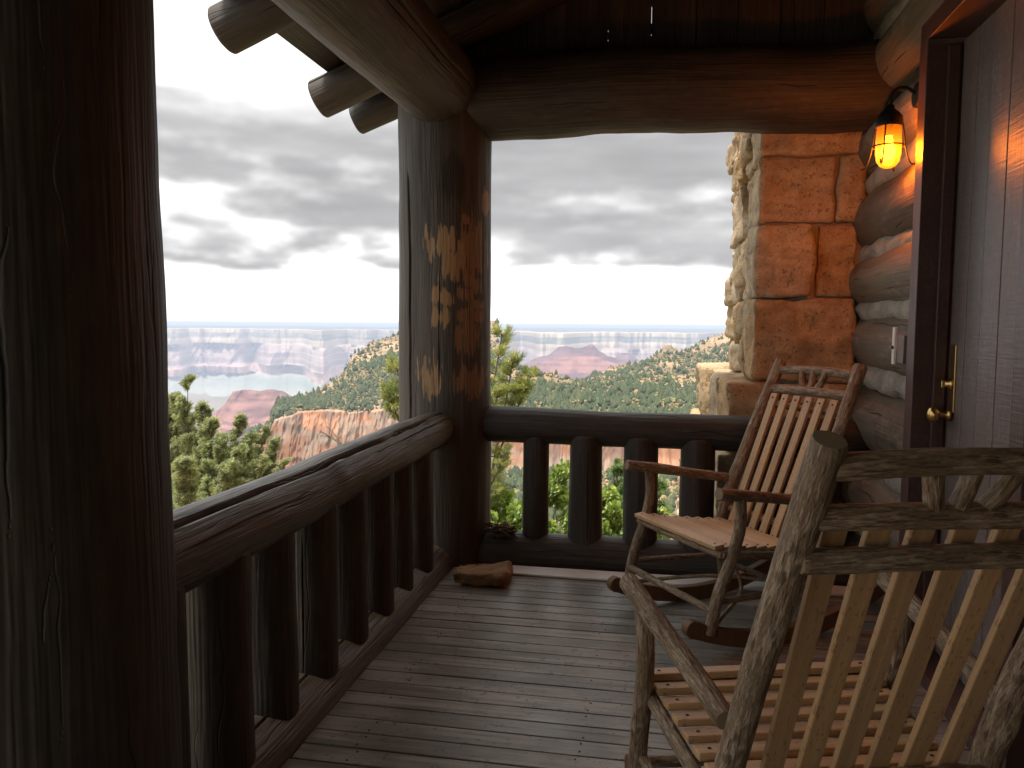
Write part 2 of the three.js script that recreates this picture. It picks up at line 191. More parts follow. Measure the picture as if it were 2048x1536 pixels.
// ------------------------------------------------------------------ shapes
// A log or pole along a list of points: uneven radius, knots and drying cracks as real relief. Group 0 = side, 1 = sawn ends.
function logGeo(points, r0, r1, o = {}) {
  const { seed = 1, nu = 40, ds = 0.07, bulge = 0.03, cracks = [], knots = [], sway = 0, ends = 0.012, freq = 2.2 } = o;
  const path = points.length > 2 ? new THREE.CatmullRomCurve3(points, false, 'centripetal') : new THREE.LineCurve3(points[0], points[1]);
  const len = path.getLength(), n = Math.max(3, Math.round(len / ds)), S = [0, ends / len * 0.5, ends / len];
  for (let i = 1; i < n; i++) { const t = i / n; if (t > S[2] * 1.5 && t < 1 - S[2] * 1.5) S.push(t); }
  S.push(1 - S[1] * 2, 1 - S[1], 1);
  let ang = []; for (let i = 0; i < nu; i++) ang.push(i / nu * 2 * Math.PI);
  const rm = (r0 + r1) / 2;
  for (const c of cracks) { const w = c.w / rm; ang = ang.filter((a) => Math.abs(((a - c.th + Math.PI * 3) % (2 * Math.PI)) - Math.PI) > w * 1.6); for (const k of [-1.5, -1, -0.6, -0.3, 0, 0.3, 0.6, 1, 1.5]) ang.push(((c.th + k * w) % (2 * Math.PI) + 2 * Math.PI) % (2 * Math.PI)); }
  ang.sort((a, b) => a - b); const na = ang.length; ang.push(ang[0] + 2 * Math.PI);
  const pos = [], uv = [], idx = [], t0 = path.getTangentAt(0), e1 = Math.abs(t0.y) > 0.9 ? V(1, 0, 0) : V(0, 1, 0); e1.addScaledVector(t0, -e1.dot(t0)).normalize();
  const rings = [], v = new THREE.Vector3();
  S.forEach((t, i) => {
    const p = path.getPointAt(t), d = path.getTangentAt(t); e1.addScaledVector(d, -e1.dot(d)).normalize(); const e2 = new THREE.Vector3().crossVectors(d, e1), s = t * len;
    if (sway) p.addScaledVector(e1, sway * fbm(s * 1.1, seed, 3, 2) * Math.sin(Math.PI * t)).addScaledVector(e2, sway * fbm(s * 1.1, seed, 8, 2) * Math.sin(Math.PI * t));
    const near = Math.min(t, 1 - t) * len, cap = near < 1e-6 ? 0.90 : near < ends * 0.6 ? 0.97 : 1;
    for (let j = 0; j <= na; j++) {
      let th = ang[j], r = mix(r0, r1, t); const th0 = th;
      for (const c of cracks) { let dth = ((th0 - c.th + 9 * Math.PI) % (2 * Math.PI)) - Math.PI; th += (c.wander || 0.12) * (fbm(s * 1.6, seed, c.th * 7, 3) * 2 + (c.lean || 0) * (t - 0.5)) * Math.exp(-((dth / 0.4) ** 2)); }
      const cx = Math.cos(th), cz = Math.sin(th);
      r *= 1 + bulge * (fbm(cx * 0.8 + seed * 3.1, s * freq, cz * 0.8, 3) * 1.6 + 0.35 * fbm(cx * 3, s * 9, cz * 3 + seed, 2));
      for (const k of knots) { let dth = ((th - k.th + 9 * Math.PI) % (2 * Math.PI)) - Math.PI; const q = ((s - k.s) / k.r) ** 2 + (dth * rm / k.r) ** 2; r += k.h * Math.exp(-q) - k.h * 0.8 * Math.exp(-q * 12); }
      for (const c of cracks) { let dth = ((th0 - c.th + 9 * Math.PI) % (2 * Math.PI)) - Math.PI; const w = c.w / rm, tt = (s - c.s0) / (c.s1 - c.s0); if (tt > 0 && tt < 1 && Math.abs(dth) < w * 1.6) r -= c.d * Math.pow(Math.sin(Math.PI * tt), 0.4) * (0.7 + 0.5 * vnoise(s * 6, seed, 4)) * (1 - smooth(0.25, 0.95, Math.abs(dth) / w)); }
      r *= cap; v.copy(p).addScaledVector(e1, cx * r).addScaledVector(e2, cz * r); pos.push(v.x, v.y, v.z); uv.push(th0 * rm, s + seed * 0.37);
    }
    rings.push([p, i]);
  });
  const st = na + 1;
  for (let i = 0; i < S.length - 1; i++) for (let j = 0; j < na; j++) { const a = i * st + j, b = a + 1, c = a + st, d = c + 1; idx.push(a, b, c, b, d, c); }
  const g = new THREE.BufferGeometry(); g.setAttribute('position', new THREE.Float32BufferAttribute(pos, 3)); g.setAttribute('uv', new THREE.Float32BufferAttribute(uv, 2)); g.setIndex(idx); g.computeVertexNormals();
  const N = g.attributes.normal; for (let i = 0; i < S.length; i++) { const a = i * st, b = a + na; v.set(N.getX(a) + N.getX(b), N.getY(a) + N.getY(b), N.getZ(a) + N.getZ(b)).normalize(); N.setXYZ(a, v.x, v.y, v.z); N.setXYZ(b, v.x, v.y, v.z); }
  const caps = [0, S.length - 1].map((i) => {
    const cp = [], cu = [], ci = [], q = rings[i][0]; cp.push(q.x, q.y, q.z); cu.push(0.5, 0.5);
    for (let j = 0; j < na; j++) { const a = (i * st + j) * 3; cp.push(pos[a], pos[a + 1], pos[a + 2]); cu.push(0.5 + 0.46 * Math.cos(ang[j]), 0.5 + 0.46 * Math.sin(ang[j])); const b = 1 + (j + 1) % na; i ? ci.push(0, 1 + j, b) : ci.push(0, b, 1 + j); }
    const c = new THREE.BufferGeometry(); c.setAttribute('position', new THREE.Float32BufferAttribute(cp, 3)); c.setAttribute('uv', new THREE.Float32BufferAttribute(cu, 2)); c.setIndex(ci); c.computeVertexNormals(); return c;
  });
  const nSide = idx.length, out = mergeGeometries([g, ...caps]), nAll = out.index.count; out.clearGroups(); out.addGroup(0, nSide, 0); out.addGroup(nSide, nAll - nSide, 1); return out;
}
// A sawn board with eased edges; uv in metres with the grain along its length (first argument)
function boardGeo(l, h, w, axis = 'x', seed = 0, ease = 0.004) {
  const g = new RoundedBoxGeometry(l, h, w, 1, Math.min(ease, h * 0.45, w * 0.45)), p = g.attributes.position, n = g.attributes.normal, u = g.attributes.uv;
  for (let i = 0; i < p.count; i++) { const along = p.getX(i), across = Math.abs(n.getY(i)) > 0.6 ? p.getZ(i) : p.getY(i) + p.getZ(i); axis === 'x' ? u.setXY(i, along + seed * 0.71, across + seed * 0.43) : u.setXY(i, across + seed * 0.43, along + seed * 0.71); }
  return g;
}
// A rough quarried block: a subdivided box with rounded corners and broken faces
function stoneGeo(w, h, d, seed, rough = 0.02, round = 0.03, seg = 0.03) {
  let g = new THREE.BoxGeometry(w, h, d, Math.max(2, Math.round(w / seg)), Math.max(2, Math.round(h / seg)), Math.max(2, Math.round(d / seg)));
  g.deleteAttribute('uv'); g.deleteAttribute('normal'); g = mergeVertices(g, 1e-5);
  const p = g.attributes.position, uv = [];
  for (let i = 0; i < p.count; i++) {
    let x = p.getX(i), y = p.getY(i), z = p.getZ(i); const c = [clamp(x, -w / 2 + round, w / 2 - round), clamp(y, -h / 2 + round, h / 2 - round), clamp(z, -d / 2 + round, d / 2 - round)], q = V(x - c[0], y - c[1], z - c[2]), l = q.length() || 1e-6, k = Math.min(1, round / l);
    const nx = q.x / l, ny = q.y / l, nz = q.z / l, dd = rough * (1.3 * fbm(x * 5 + seed * 7.3, y * 5, z * 5 + seed, 4) + 0.7 * Math.abs(fbm(x * 13, y * 13 + seed * 3, z * 13, 3)) - 0.2);
    p.setXYZ(i, c[0] + q.x * k + nx * dd, c[1] + q.y * k + ny * dd * 0.6, c[2] + q.z * k + nz * dd); uv.push(x + z + seed * 0.37, y + seed * 0.53);
  }
  g.setAttribute('uv', new THREE.Float32BufferAttribute(uv, 2)); g.computeVertexNormals(); return g;
}
const place = (m, x, y, z, rx = 0, ry = 0, rz = 0) => { m.position.set(x, y, z); m.rotation.set(rx, ry, rz); return m; };

// ------------------------------------------------------------------ ground and canyon
const groundY = (x, z) => { const d = Math.hypot(Math.max(-1.9 - x, 0), Math.max(-5.2 - z, 0)); return -0.55 - 0.42 * Math.min(d, 600) - 0.33 * clamp(d - 600, 0, 3000) + Math.min(d * 0.05, 0.25) * fbm(x * 0.35, 2.2, z * 0.35, 3); };
const earth = stdMat({ vertexColors: true, roughness: 1 });
{
  const pos = [], col = [], idx = [], nr = 150, na = 180;
  for (let i = 0; i <= nr; i++) { const r = i ? 0.5 * Math.pow(52000 / 0.5, (i - 1) / (nr - 1)) : 0; for (let j = 0; j <= na; j++) { const a = j / na * 2 * Math.PI, x = r * Math.sin(a), z = r * Math.cos(a), y = groundY(x, z), n = fbm(x * 0.3, 1, z * 0.3, 4), m = fbm(x * 0.004, 3, z * 0.004, 4); pos.push(x, y, z); const g = smooth(-0.2, 0.3, n + m); col.push(mix(0.24, 0.13, g), mix(0.18, 0.14, g), mix(0.11, 0.07, g)); } }
  for (let i = 0; i < nr; i++) for (let j = 0; j < na; j++) { const a = i * (na + 1) + j, b = a + 1, c = a + na + 1, d = c + 1; idx.push(a, c, b, b, c, d); }
  const g = new THREE.BufferGeometry(); g.setAttribute('position', new THREE.Float32BufferAttribute(pos, 3)); g.setAttribute('color', new THREE.Float32BufferAttribute(col, 3)); g.setIndex(idx); g.computeVertexNormals();
  solo('ground', g, earth, 'earth slope dropping away from the porch into the canyon', 'ground', null, 'structure');
}
// A canyon wall or ridge as a loft between contour lines. Each contour is a list of [picture x, picture y, metres away] (or [x, null, metres, altitude]) read off the photograph; between two contours the
// surface is pushed in and out by rock relief of a real size in metres, and coloured by the rock layer.
const cat = (n, a, y) => fbm(a, y, n, 4);
function loft(name, label, rows, x0, x1, nu, { seed = 1, trees } = {}) {
  const interp = (pts, x) => { let k = 0; while (k < pts.length - 2 && x > pts[k + 1][0]) k++; const [p, q] = [pts[k], pts[k + 1]], t = clamp((x - p[0]) / (q[0] - p[0])); return { py: p[1] === null ? null : mix(p[1], q[1], t), d: mix(p[2], q[2], t), y: p[3] === undefined ? null : mix(p[3], q[3], t) }; };
  const grid = rows.map((r) => { const line = []; for (let i = 0; i <= nu; i++) { const px = mix(x0, x1, i / nu), q = interp(r.pts, px); const j = r.jag ? r.jag * fbm(px * (r.jf || 0.05), seed, 2, 4) : 0; const p = q.py === null ? at(px, 700, q.d) : at(px, q.py + j, q.d); if (q.py === null) p.y = q.y; line.push(p); } return line; });
  const pos = [], col = [], idx = []; let nRows = 0; const spots = [];
  for (let k = 0; k < rows.length - 1; k++) {
    const r = rows[k], n = r.n, last = k === rows.length - 2;
    for (let s = 0; s < n + (last ? 1 : 0); s++, nRows++) {
      const t = s / n;
      for (let i = 0; i <= nu; i++) {
        const p = grid[k][i].clone().lerp(grid[k + 1][i], t), dist = Math.hypot(p.x, p.z), az = Math.atan2(p.x, -p.z), a = az * (r.ref || dist);
        let off = 0; for (const [amp, len, ver] of r.relief || []) { const v = fbm(a / len, p.y / (len * (ver || 3)), seed * 3.7, 4); off += amp * (1 - 2.2 * Math.abs(v)); }
        off *= r.fade ? Math.sin(Math.PI * clamp(t * (1 - r.fade) + r.fade)) : 1;
        p.x -= p.x / dist * off; p.z -= p.z / dist * off;
        if (r.lift) p.y += r.lift * fbm(a / 60, t * 4, seed, 4);
        const c = r.color(a, p.y, t, i / nu); pos.push(p.x, p.y, p.z); col.push(...c);
        if (r.wood) spots.push([p, r.wood, dist]);
      }
    }
  }
  const st = nu + 1; for (let i = 0; i < nRows - 1; i++) for (let j = 0; j < nu; j++) { const a = i * st + j, b = a + 1, c = a + st, d = c + 1; idx.push(a, c, b, b, c, d); }
  const g = new THREE.BufferGeometry(); g.setAttribute('position', new THREE.Float32BufferAttribute(pos, 3)); g.setAttribute('color', new THREE.Float32BufferAttribute(col, 3)); g.setIndex(idx); g.computeVertexNormals();
  solo(name, g, earth, label, 'rock', null, 'structure');
  if (trees) trees(spots, pos, st, nRows);
}
const rgbMix = (a, b, t) => a.map((x, i) => mix(x, b[i], clamp(t)));
const layer = (c1, c2, len, o = {}) => (a, y) => { const n = fbm(a / len, y / (len * (o.ver || 0.2)), o.seed || 1, 4), st = fbm(a / (len * 12), y / (o.bed || len * 0.12), (o.seed || 1) + 5, 3), vs = o.streak ? fbm(a / (len * 0.25), y / (len * 3), 9, 3) : 0; const t = 0.5 + n * 0.9 + st * 0.8 + vs * (o.streak || 0); return rgbMix(c1, c2, t).map((x) => x * (1 + 0.25 * st)); };
const flat = (x0, x1, py, d) => [[x0, py, d], [x1, py, d]];
{ // far rim, about fifteen kilometres off, with the plateau behind it
  const R = 15000, bay = (px) => R + 4200 * fbm(px * 0.0052, 4, 4, 3) + 1500 * (1 - 2.6 * Math.abs(fbm(px * 0.0125, 9, 2, 3))) + 500 * fbm(px * 0.05, 2, 6, 3);
  const line = (drop, out, y0) => { const a = []; for (let px = 40; px <= 1800; px += 3) { const d = bay(px) - out * (1 + 0.35 * fbm(px * 0.03, drop * 0.01, 6, 3)); a.push([px, null, d, (y0 ?? -120) - drop * 1.06]); } return a; };
  const fine = [[330, 1000, 6], [110, 330, 8], [45, 120, 6]], gul = [[420, 1300, 8], [200, 480, 8], [80, 160, 6]];
  const cream = layer([0.46, 0.37, 0.27], [0.84, 0.66, 0.45], 1200, { seed: 2, streak: 0.25 }), wood = layer([0.07, 0.10, 0.08], [0.34, 0.29, 0.20], 300, { seed: 3 }), red = layer([0.24, 0.16, 0.14], [0.56, 0.42, 0.35], 520, { seed: 4, bed: 30 });
  const pink = layer([0.38, 0.22, 0.17], [0.78, 0.52, 0.41], 520, { seed: 5, streak: 0.5 }), tonto = layer([0.24, 0.28, 0.22], [0.44, 0.40, 0.32], 900, { seed: 6 });
  loft('canyon_rim', 'far banded canyon wall with cream cliffs under a flat rim', [
    { pts: flat(0, 1800, null, 42000).map(([x, , d]) => [x, null, d, -120]), n: 3, color: () => [0.10, 0.13, 0.11] },
    { pts: line(0, -1500), n: 4, color: () => [0.11, 0.14, 0.11] },
    { pts: line(0, 0), n: 5, relief: fine, color: cream }, { pts: line(85, 40), n: 5, relief: fine, color: wood }, { pts: line(185, 190), n: 6, relief: fine, color: cream }, { pts: line(310, 240), n: 5, relief: gul, color: red },
    { pts: line(430, 480), n: 12, relief: gul, color: red }, { pts: line(690, 900), n: 7, relief: fine, color: pink }, { pts: line(840, 980), n: 8, relief: gul, color: tonto }, { pts: line(1010, 2000), n: 10, relief: gul, color: tonto }, { pts: line(1120, 5200), n: 3, color: tonto }, { pts: line(1350, 9500), n: 1, color: tonto },
  ], 60, 1780, 1000, { seed: 3 });
}
const maroon = layer([0.13, 0.055, 0.05], [0.30, 0.14, 0.11], 90, { seed: 11, bed: 14, streak: 0.3 }), maroon2 = layer([0.075, 0.036, 0.043], [0.165, 0.085, 0.09], 150, { seed: 12, bed: 22 });
// red mesa below the juniper side
loft('red_mesa', 'flat topped red mesa in the haze of the canyon', [
  { pts: [[330, null, 6200, -1100], [760, null, 6200, -1100]], n: 4, color: maroon },
  { pts: [[330, 890, 5400], [395, 846, 5300], [430, 823, 5200], [452, 806, 5200], [466, 783, 5200], [480, 779, 5200], [520, 781, 5250], [545, 778, 5250], [565, 781, 5250], [582, 792, 5300], [625, 802, 5400], [700, 830, 5400], [760, 845, 5500]], n: 6, jag: 2, relief: [[40, 120, 4], [16, 40, 5]], color: maroon },
  { pts: [[330, 905, 5150], [395, 866, 5100], [430, 846, 5050], [470, 806, 5080], [580, 812, 5100], [640, 826, 5200], [760, 868, 5200]], n: 14, relief: [[70, 200, 5], [25, 70, 5]], color: maroon },
  { pts: [[330, 930, 4800], [400, 880, 4700], [480, 852, 4700], [600, 856, 4750], [760, 900, 4800]], n: 5, jag: 2, relief: [[60, 160, 4], [20, 50, 5]], color: maroon2 },
  { pts: [[330, 946, 4780], [400, 893, 4680], [480, 868, 4680], [600, 872, 4730], [760, 915, 4780]], n: 16, relief: [[80, 240, 5], [30, 80, 5]], color: maroon2 },
  { pts: [[330, 1040, 4000], [480, 1000, 3900], [760, 1020, 4000]], n: 3, color: maroon2 }, { pts: flat(330, 760, 1150, 3500), n: 1, color: maroon2 },
], 332, 758, 300, { seed: 7 });
loft('twin_peaked_butte', 'purple red butte with two summits standing in the canyon', [
  { pts: flat(960, 1340, null, 8600).map(([x, , d]) => [x, null, d, -1100]), n: 4, color: maroon2 },
  { pts: [[960, 790, 7700], [1030, 748, 7600], [1052, 726, 7500], [1068, 716, 7500], [1098, 709, 7500], [1112, 699, 7500], [1118, 694, 7500], [1132, 692, 7500], [1150, 697, 7500], [1166, 695, 7500], [1176, 689, 7500], [1184, 687, 7500], [1191, 692, 7500], [1196, 700, 7500], [1215, 711, 7500], [1240, 719, 7550], [1262, 723, 7600], [1300, 740, 7700], [1340, 760, 7700]], n: 8, jag: 2.5, relief: [[50, 140, 5], [20, 50, 5]], color: maroon2 },
  { pts: [[960, 810, 7300], [1030, 762, 7200], [1068, 728, 7150], [1120, 714, 7200], [1185, 712, 7200], [1240, 730, 7150], [1340, 775, 7300]], n: 12, relief: [[90, 300, 6], [36, 100, 6]], color: maroon },
  { pts: [[960, 820, 6900], [1040, 772, 6800], [1120, 748, 6800], [1200, 746, 6800], [1340, 784, 6900]], n: 10, jag: 2, relief: [[90, 260, 5], [30, 80, 5]], color: maroon2 },
  { pts: flat(960, 1340, 800, 6300), n: 2, color: maroon2 }, { pts: flat(960, 1340, 900, 5800), n: 1, color: maroon2 },
], 962, 1338, 300, { seed: 8 });
loft('low_butte', 'small rounded butte in the haze beyond the two summits', [
  { pts: flat(1190, 1320, null, 10400).map(([x, , d]) => [x, null, d, -1150]), n: 3, color: maroon2 },
  { pts: [[1190, 746, 9600], [1222, 725, 9600], [1234, 711, 9600], [1244, 706, 9600], [1256, 705, 9600], [1266, 711, 9600], [1282, 723, 9600], [1320, 742, 9600]], n: 8, relief: [[50, 160, 5]], color: maroon2 }, { pts: flat(1190, 1320, 760, 8800), n: 3, color: maroon2 }, { pts: flat(1190, 1320, 800, 8500), n: 1, color: maroon2 },
], 1192, 1318, 120, { seed: 9 });

// far woods: conifers and scrub scattered over the ridges, one mass
const firs = [], scrubs = [];
const scatter = (chance) => (spots) => { const R = rng(77 + firs.length); for (const [p, w, d] of spots) { const dens = fbm(p.x / 90, p.y / 45, p.z / 90, 4); if (R() > chance * w * (0.6 + 3.2 * clamp(dens + 0.14))) continue; const q = p.clone(); q.x += (R() - 0.5) * d * 0.006; q.z += (R() - 0.5) * d * 0.006; q.y -= 0.5; (R() < 0.42 ? firs : scrubs).push([q, R(), R()]); } };
const tan = layer([0.17, 0.12, 0.07], [0.38, 0.25, 0.145], 40, { seed: 21, bed: 7, streak: 0.3 }), soil = layer([0.13, 0.115, 0.065], [0.34, 0.215, 0.125], 45, { seed: 22, ver: 0.6, bed: 16 });
const orange = layer([0.25, 0.115, 0.06], [0.46, 0.235, 0.135], 55, { seed: 23, bed: 20, streak: 0.9 }), orangeDark = (a, y, t) => { const s = fbm(a / 14, y / 110, 4, 4), bnd = fbm(a / 150, y / 14, 8, 3), grey = smooth(0.02, 0.28, fbm(a / 60, y / 30, 12, 4) + 0.12 * (1 - t) - 0.02); let c = orange(a, y); c = rgbMix(c, [0.30, 0.25, 0.195], grey * 0.65); c = rgbMix(c, [0.11, 0.085, 0.075], smooth(0.10, 0.3, s + bnd * 0.4) * 0.6); return c; };
loft('forested_promontory', 'wooded promontory ending in a sheer orange cliff', [
  { pts: [[500, null, 1700, -500], [1000, null, 2500, -300]], n: 5, color: soil },
  { pts: [[500, 862, 1330], [536, 850, 1340], [546, 826, 1350], [556, 799, 1380], [585, 797, 1420], [622, 786, 1480], [655, 768, 1550], [684, 748, 1620], [694, 736, 1640], [698, 722, 1660], [706, 712, 1680], [722, 701, 1720], [745, 686, 1780], [768, 677, 1840], [800, 668, 1900], [860, 655, 2000], [1000, 640, 2200]], n: 6, jag: 3, jf: 0.09, wood: 1.3, relief: [[14, 40, 3], [6, 15, 3]], color: tan },
  { pts: [[500, 866, 1320], [540, 852, 1325], [556, 806, 1350], [600, 800, 1370], [660, 786, 1420], [700, 742, 1500], [760, 712, 1600], [860, 690, 1700], [1000, 680, 1900]], n: 40, wood: 1, lift: 5, relief: [[16, 60, 3], [7, 18, 3]], color: soil },
  { pts: [[500, 868, 1310], [540, 856, 1315], [552, 828, 1320], [600, 812, 1310], [660, 806, 1300], [720, 812, 1290], [800, 800, 1280], [1000, 800, 1280]], n: 6, jag: 5, jf: 0.06, wood: 0.5, relief: [[10, 30, 3], [5, 12, 3]], color: tan },
  { pts: [[500, 872, 1300], [540, 860, 1300], [550, 836, 1300], [600, 824, 1285], [660, 820, 1275], [720, 824, 1265], [800, 812, 1260], [1000, 815, 1260]], n: 46, jag: 4, relief: [[22, 70, 7], [9, 22, 8], [3.5, 8, 3]], color: orangeDark },
  { pts: [[500, 960, 1270], [560, 945, 1260], [700, 925, 1240], [800, 915, 1230], [1000, 920, 1230]], n: 24, jag: 4, wood: 0.9, lift: 4, relief: [[14, 50, 3], [5, 16, 3]], color: soil },
  { pts: [[500, 1080, 800], [1000, 1080, 800]], n: 3, color: soil }, { pts: [[500, null, 600, -420], [1000, null, 600, -420]], n: 1, color: soil },
], 502, 998, 420, { seed: 13, trees: scatter(0.52) });
loft('forested_ridge', 'wooded ridge with tan ledges and a rocky knob', [
  { pts: [[1100, null, 2300, -500], [1620, null, 2700, -350]], n: 5, color: soil },
  { pts: [[1100, 775, 1640], [1178, 760, 1650], [1188, 752, 1660], [1212, 738, 1680], [1240, 730, 1700], [1262, 727, 1700], [1290, 723, 1720], [1312, 712, 1740], [1322, 700, 1750], [1330, 690, 1750], [1341, 688, 1750], [1348, 696, 1750], [1356, 703, 1760], [1372, 702, 1780], [1392, 694, 1800], [1402, 682, 1810], [1410, 681, 1820], [1424, 674, 1830], [1452, 664, 1860], [1520, 652, 1900], [1620, 640, 2000]], n: 6, jag: 4, jf: 0.11, wood: 0.3, relief: [[14, 40, 3], [8, 14, 3]], color: tan },
  { pts: [[1100, 778, 1600], [1180, 762, 1600], [1260, 738, 1620], [1330, 708, 1650], [1400, 700, 1700], [1520, 672, 1780], [1620, 660, 1850]], n: 18, wood: 1.15, lift: 5, relief: [[16, 50, 3], [6, 16, 3]], color: tan },
  { pts: [[1100, 786, 1500], [1190, 754, 1480], [1270, 748, 1480], [1400, 738, 1500], [1620, 720, 1550]], n: 5, jag: 2, wood: 0.4, relief: [[10, 30, 4], [4, 10, 4]], color: tan },
  { pts: [[1100, 792, 1490], [1190, 762, 1470], [1270, 756, 1470], [1400, 746, 1490], [1620, 730, 1540]], n: 14, wood: 1.1, lift: 5, relief: [[16, 50, 3], [6, 16, 3]], color: soil },
  { pts: flat(1100, 1620, 800, 1200), n: 2, color: soil }, { pts: [[1100, null, 1150, -420], [1620, null, 1150, -420]], n: 1, color: soil },
], 1102, 1618, 360, { seed: 17, trees: scatter(0.55) });
loft('wooded_bowl', 'brushy wooded bowl with pale ledges above pink cliffs', [
  { pts: [[860, null, 1150, -420], [1640, null, 1150, -420]], n: 4, color: soil },
  { pts: [[860, 690, 900], [960, 712, 900], [1000, 724, 890], [1030, 733, 880], [1060, 741, 880], [1100, 748, 880], [1140, 760, 900], [1180, 766, 920], [1230, 762, 930], [1300, 752, 940], [1380, 745, 950], [1460, 740, 960], [1640, 725, 1000]], n: 8, jag: 4, jf: 0.05, wood: 1.2, lift: 3, relief: [[10, 40, 3], [4, 12, 3]], color: soil },
  { pts: flat(860, 1640, 776, 820), n: 24, wood: 1, lift: 4, relief: [[12, 50, 3], [5, 14, 3]], color: soil },
  { pts: flat(860, 1640, 806, 740), n: 6, jag: 8, jf: 0.03, wood: 0.5, relief: [[8, 24, 3], [4, 9, 3]], color: orange },
  { pts: flat(860, 1640, 818, 725), n: 14, jag: 6, wood: 1, lift: 3, relief: [[8, 30, 3], [4, 10, 3]], color: soil },
  { pts: flat(860, 1640, 868, 660), n: 26, jag: 6, relief: [[12, 36, 7], [5, 12, 8], [2, 5, 3]], color: orangeDark },
  { pts: flat(860, 1640, 940, 640), n: 26, jag: 8, wood: 0.9, lift: 3, relief: [[8, 30, 3], [3, 9, 3]], color: soil },
  { pts: flat(860, 1640, 1075, 400), n: 3, color: soil }, { pts: [[860, null, 330, -190], [1640, null, 330, -190]], n: 1, color: soil },
], 862, 1638, 460, { seed: 19, trees: scatter(0.50) });
const leafTone = (r, g, b) => { const m = new THREE.MeshPhysicalMaterial({ roughness: 0.9, transmission: 0.45, thickness: 0, vertexColors: false }); m.color.setRGB(r, g, b); return m; };
function roughCone(seed, tall) { // a ragged little tree seen from a kilometre off
  let g = new THREE.IcosahedronGeometry(1, 2); g.deleteAttribute('uv'); g.deleteAttribute('normal'); g = mergeVertices(g); const p = g.attributes.position;
  for (let i = 0; i < p.count; i++) { let x = p.getX(i), y = p.getY(i), z = p.getZ(i); const t = (y + 1) / 2, w = tall ? mix(1, 0.22, t) : Math.sqrt(1 - 0.7 * t * t), n = 1 + 0.9 * fbm(x * 2.2 + seed, y * 2.2, z * 2.2, 3); p.setXYZ(i, x * w * n * 0.36, t * (tall ? 1.1 : 0.8) * (1 + 0.2 * fbm(x * 3, seed, z * 3, 2)), z * w * n * 0.36); }
  g.computeVertexNormals(); return g;
}
const stdLeaf = stdMat({ roughness: 1 }), M4 = new THREE.Matrix4(), QQ = new THREE.Quaternion(), UPV = V(0, 1, 0);
[[firs, true, 'distant_conifers', 'dark conifers scattered over the far ridges'], [scrubs, false, 'distant_scrub', 'pale green scrub scattered over the far ridges']].forEach(([list, tall, nm, lb]) => {
  const im = new THREE.InstancedMesh(roughCone(tall ? 3 : 8, tall), stdLeaf, list.length), c = new THREE.Color();
  list.forEach(([p, a, b], i) => {
    const k = p.length() < 1000 ? 0.8 : 1, h = (tall ? mix(2.8, 10.5, a * a * a) : mix(1.8, 5.4, a * a)) * k; QQ.setFromAxisAngle(UPV, b * 6.28); im.setMatrixAt(i, M4.compose(p, QQ, V(h * mix(1.0, 1.7, b), h, h * mix(1.0, 1.7, b))));
    const t = fract(a * 77.3 + b * 31.7); tall ? c.setRGB(mix(0.05, 0.10, t), mix(0.075, 0.115, t), mix(0.04, 0.055, t)) : t < 0.22 ? c.setRGB(0.36, 0.22, 0.11) : c.setRGB(mix(0.10, 0.24, t), mix(0.12, 0.21, t), mix(0.055, 0.085, t)); im.setColorAt(i, c);
  });
  im.name = nm; scene.add(im); tag(im, lb, 'trees', null, 'stuff');
});

// ------------------------------------------------------------------ porch floor
{
  const pitch = 0.0862, floor = new THREE.Group(); floor.name = 'porch_floor'; scene.add(floor); tag(floor, 'worn grey brown plank floor of the porch', 'floor', null, 'structure');
  const R = rng(4); let k = 0; const shapes = [0, 1, 2, 3, 4, 5].map((s) => boardGeo(2.06, 0.028, pitch - mix(0.0022, 0.0062, fract(s * 0.39 + 0.2)), 'x', s, 0.003));
  for (let z = -2.039 + pitch * 41.5; z > -4.05; z -= pitch, k++) { const m = part('floor_board', shapes[Math.floor(R() * 6)], floorMats[Math.floor(R() * 5)], floor); place(m, 0.005 + (R() - 0.5) * 0.01, -0.014 + (R() - 0.5) * 0.0018, z, (R() - 0.5) * 0.012, R() < 0.5 ? Math.PI : 0, 0); }
  const nails = []; for (const c of floor.children.slice()) for (const x of [-0.85, -0.2, 0.45]) for (const dz of [-0.022, 0.024]) if (R() < 0.4) nails.push(new THREE.CylinderGeometry(0.0035, 0.0035, 0.0012, 7).translate(x + (R() - 0.5) * 0.03, 0.0012, c.position.z + dz + (R() - 0.5) * 0.008));
  part('nails', mergeGeometries(nails), nailMat, floor).userData.kind = 'stuff';
  for (const x of [-0.85, -0.2, 0.45, 0.95]) { const m = part('joist', boardGeo(6.0, 0.18, 0.06, 'x', x), logMats[2], floor); place(m, x, -0.123, -1.2, 0, Math.PI / 2, 0); }
  part('subfloor', new THREE.BoxGeometry(2.3, 0.02, 6.2), logMats[2], floor).position.set(0.0, -0.23, -1.15);
}
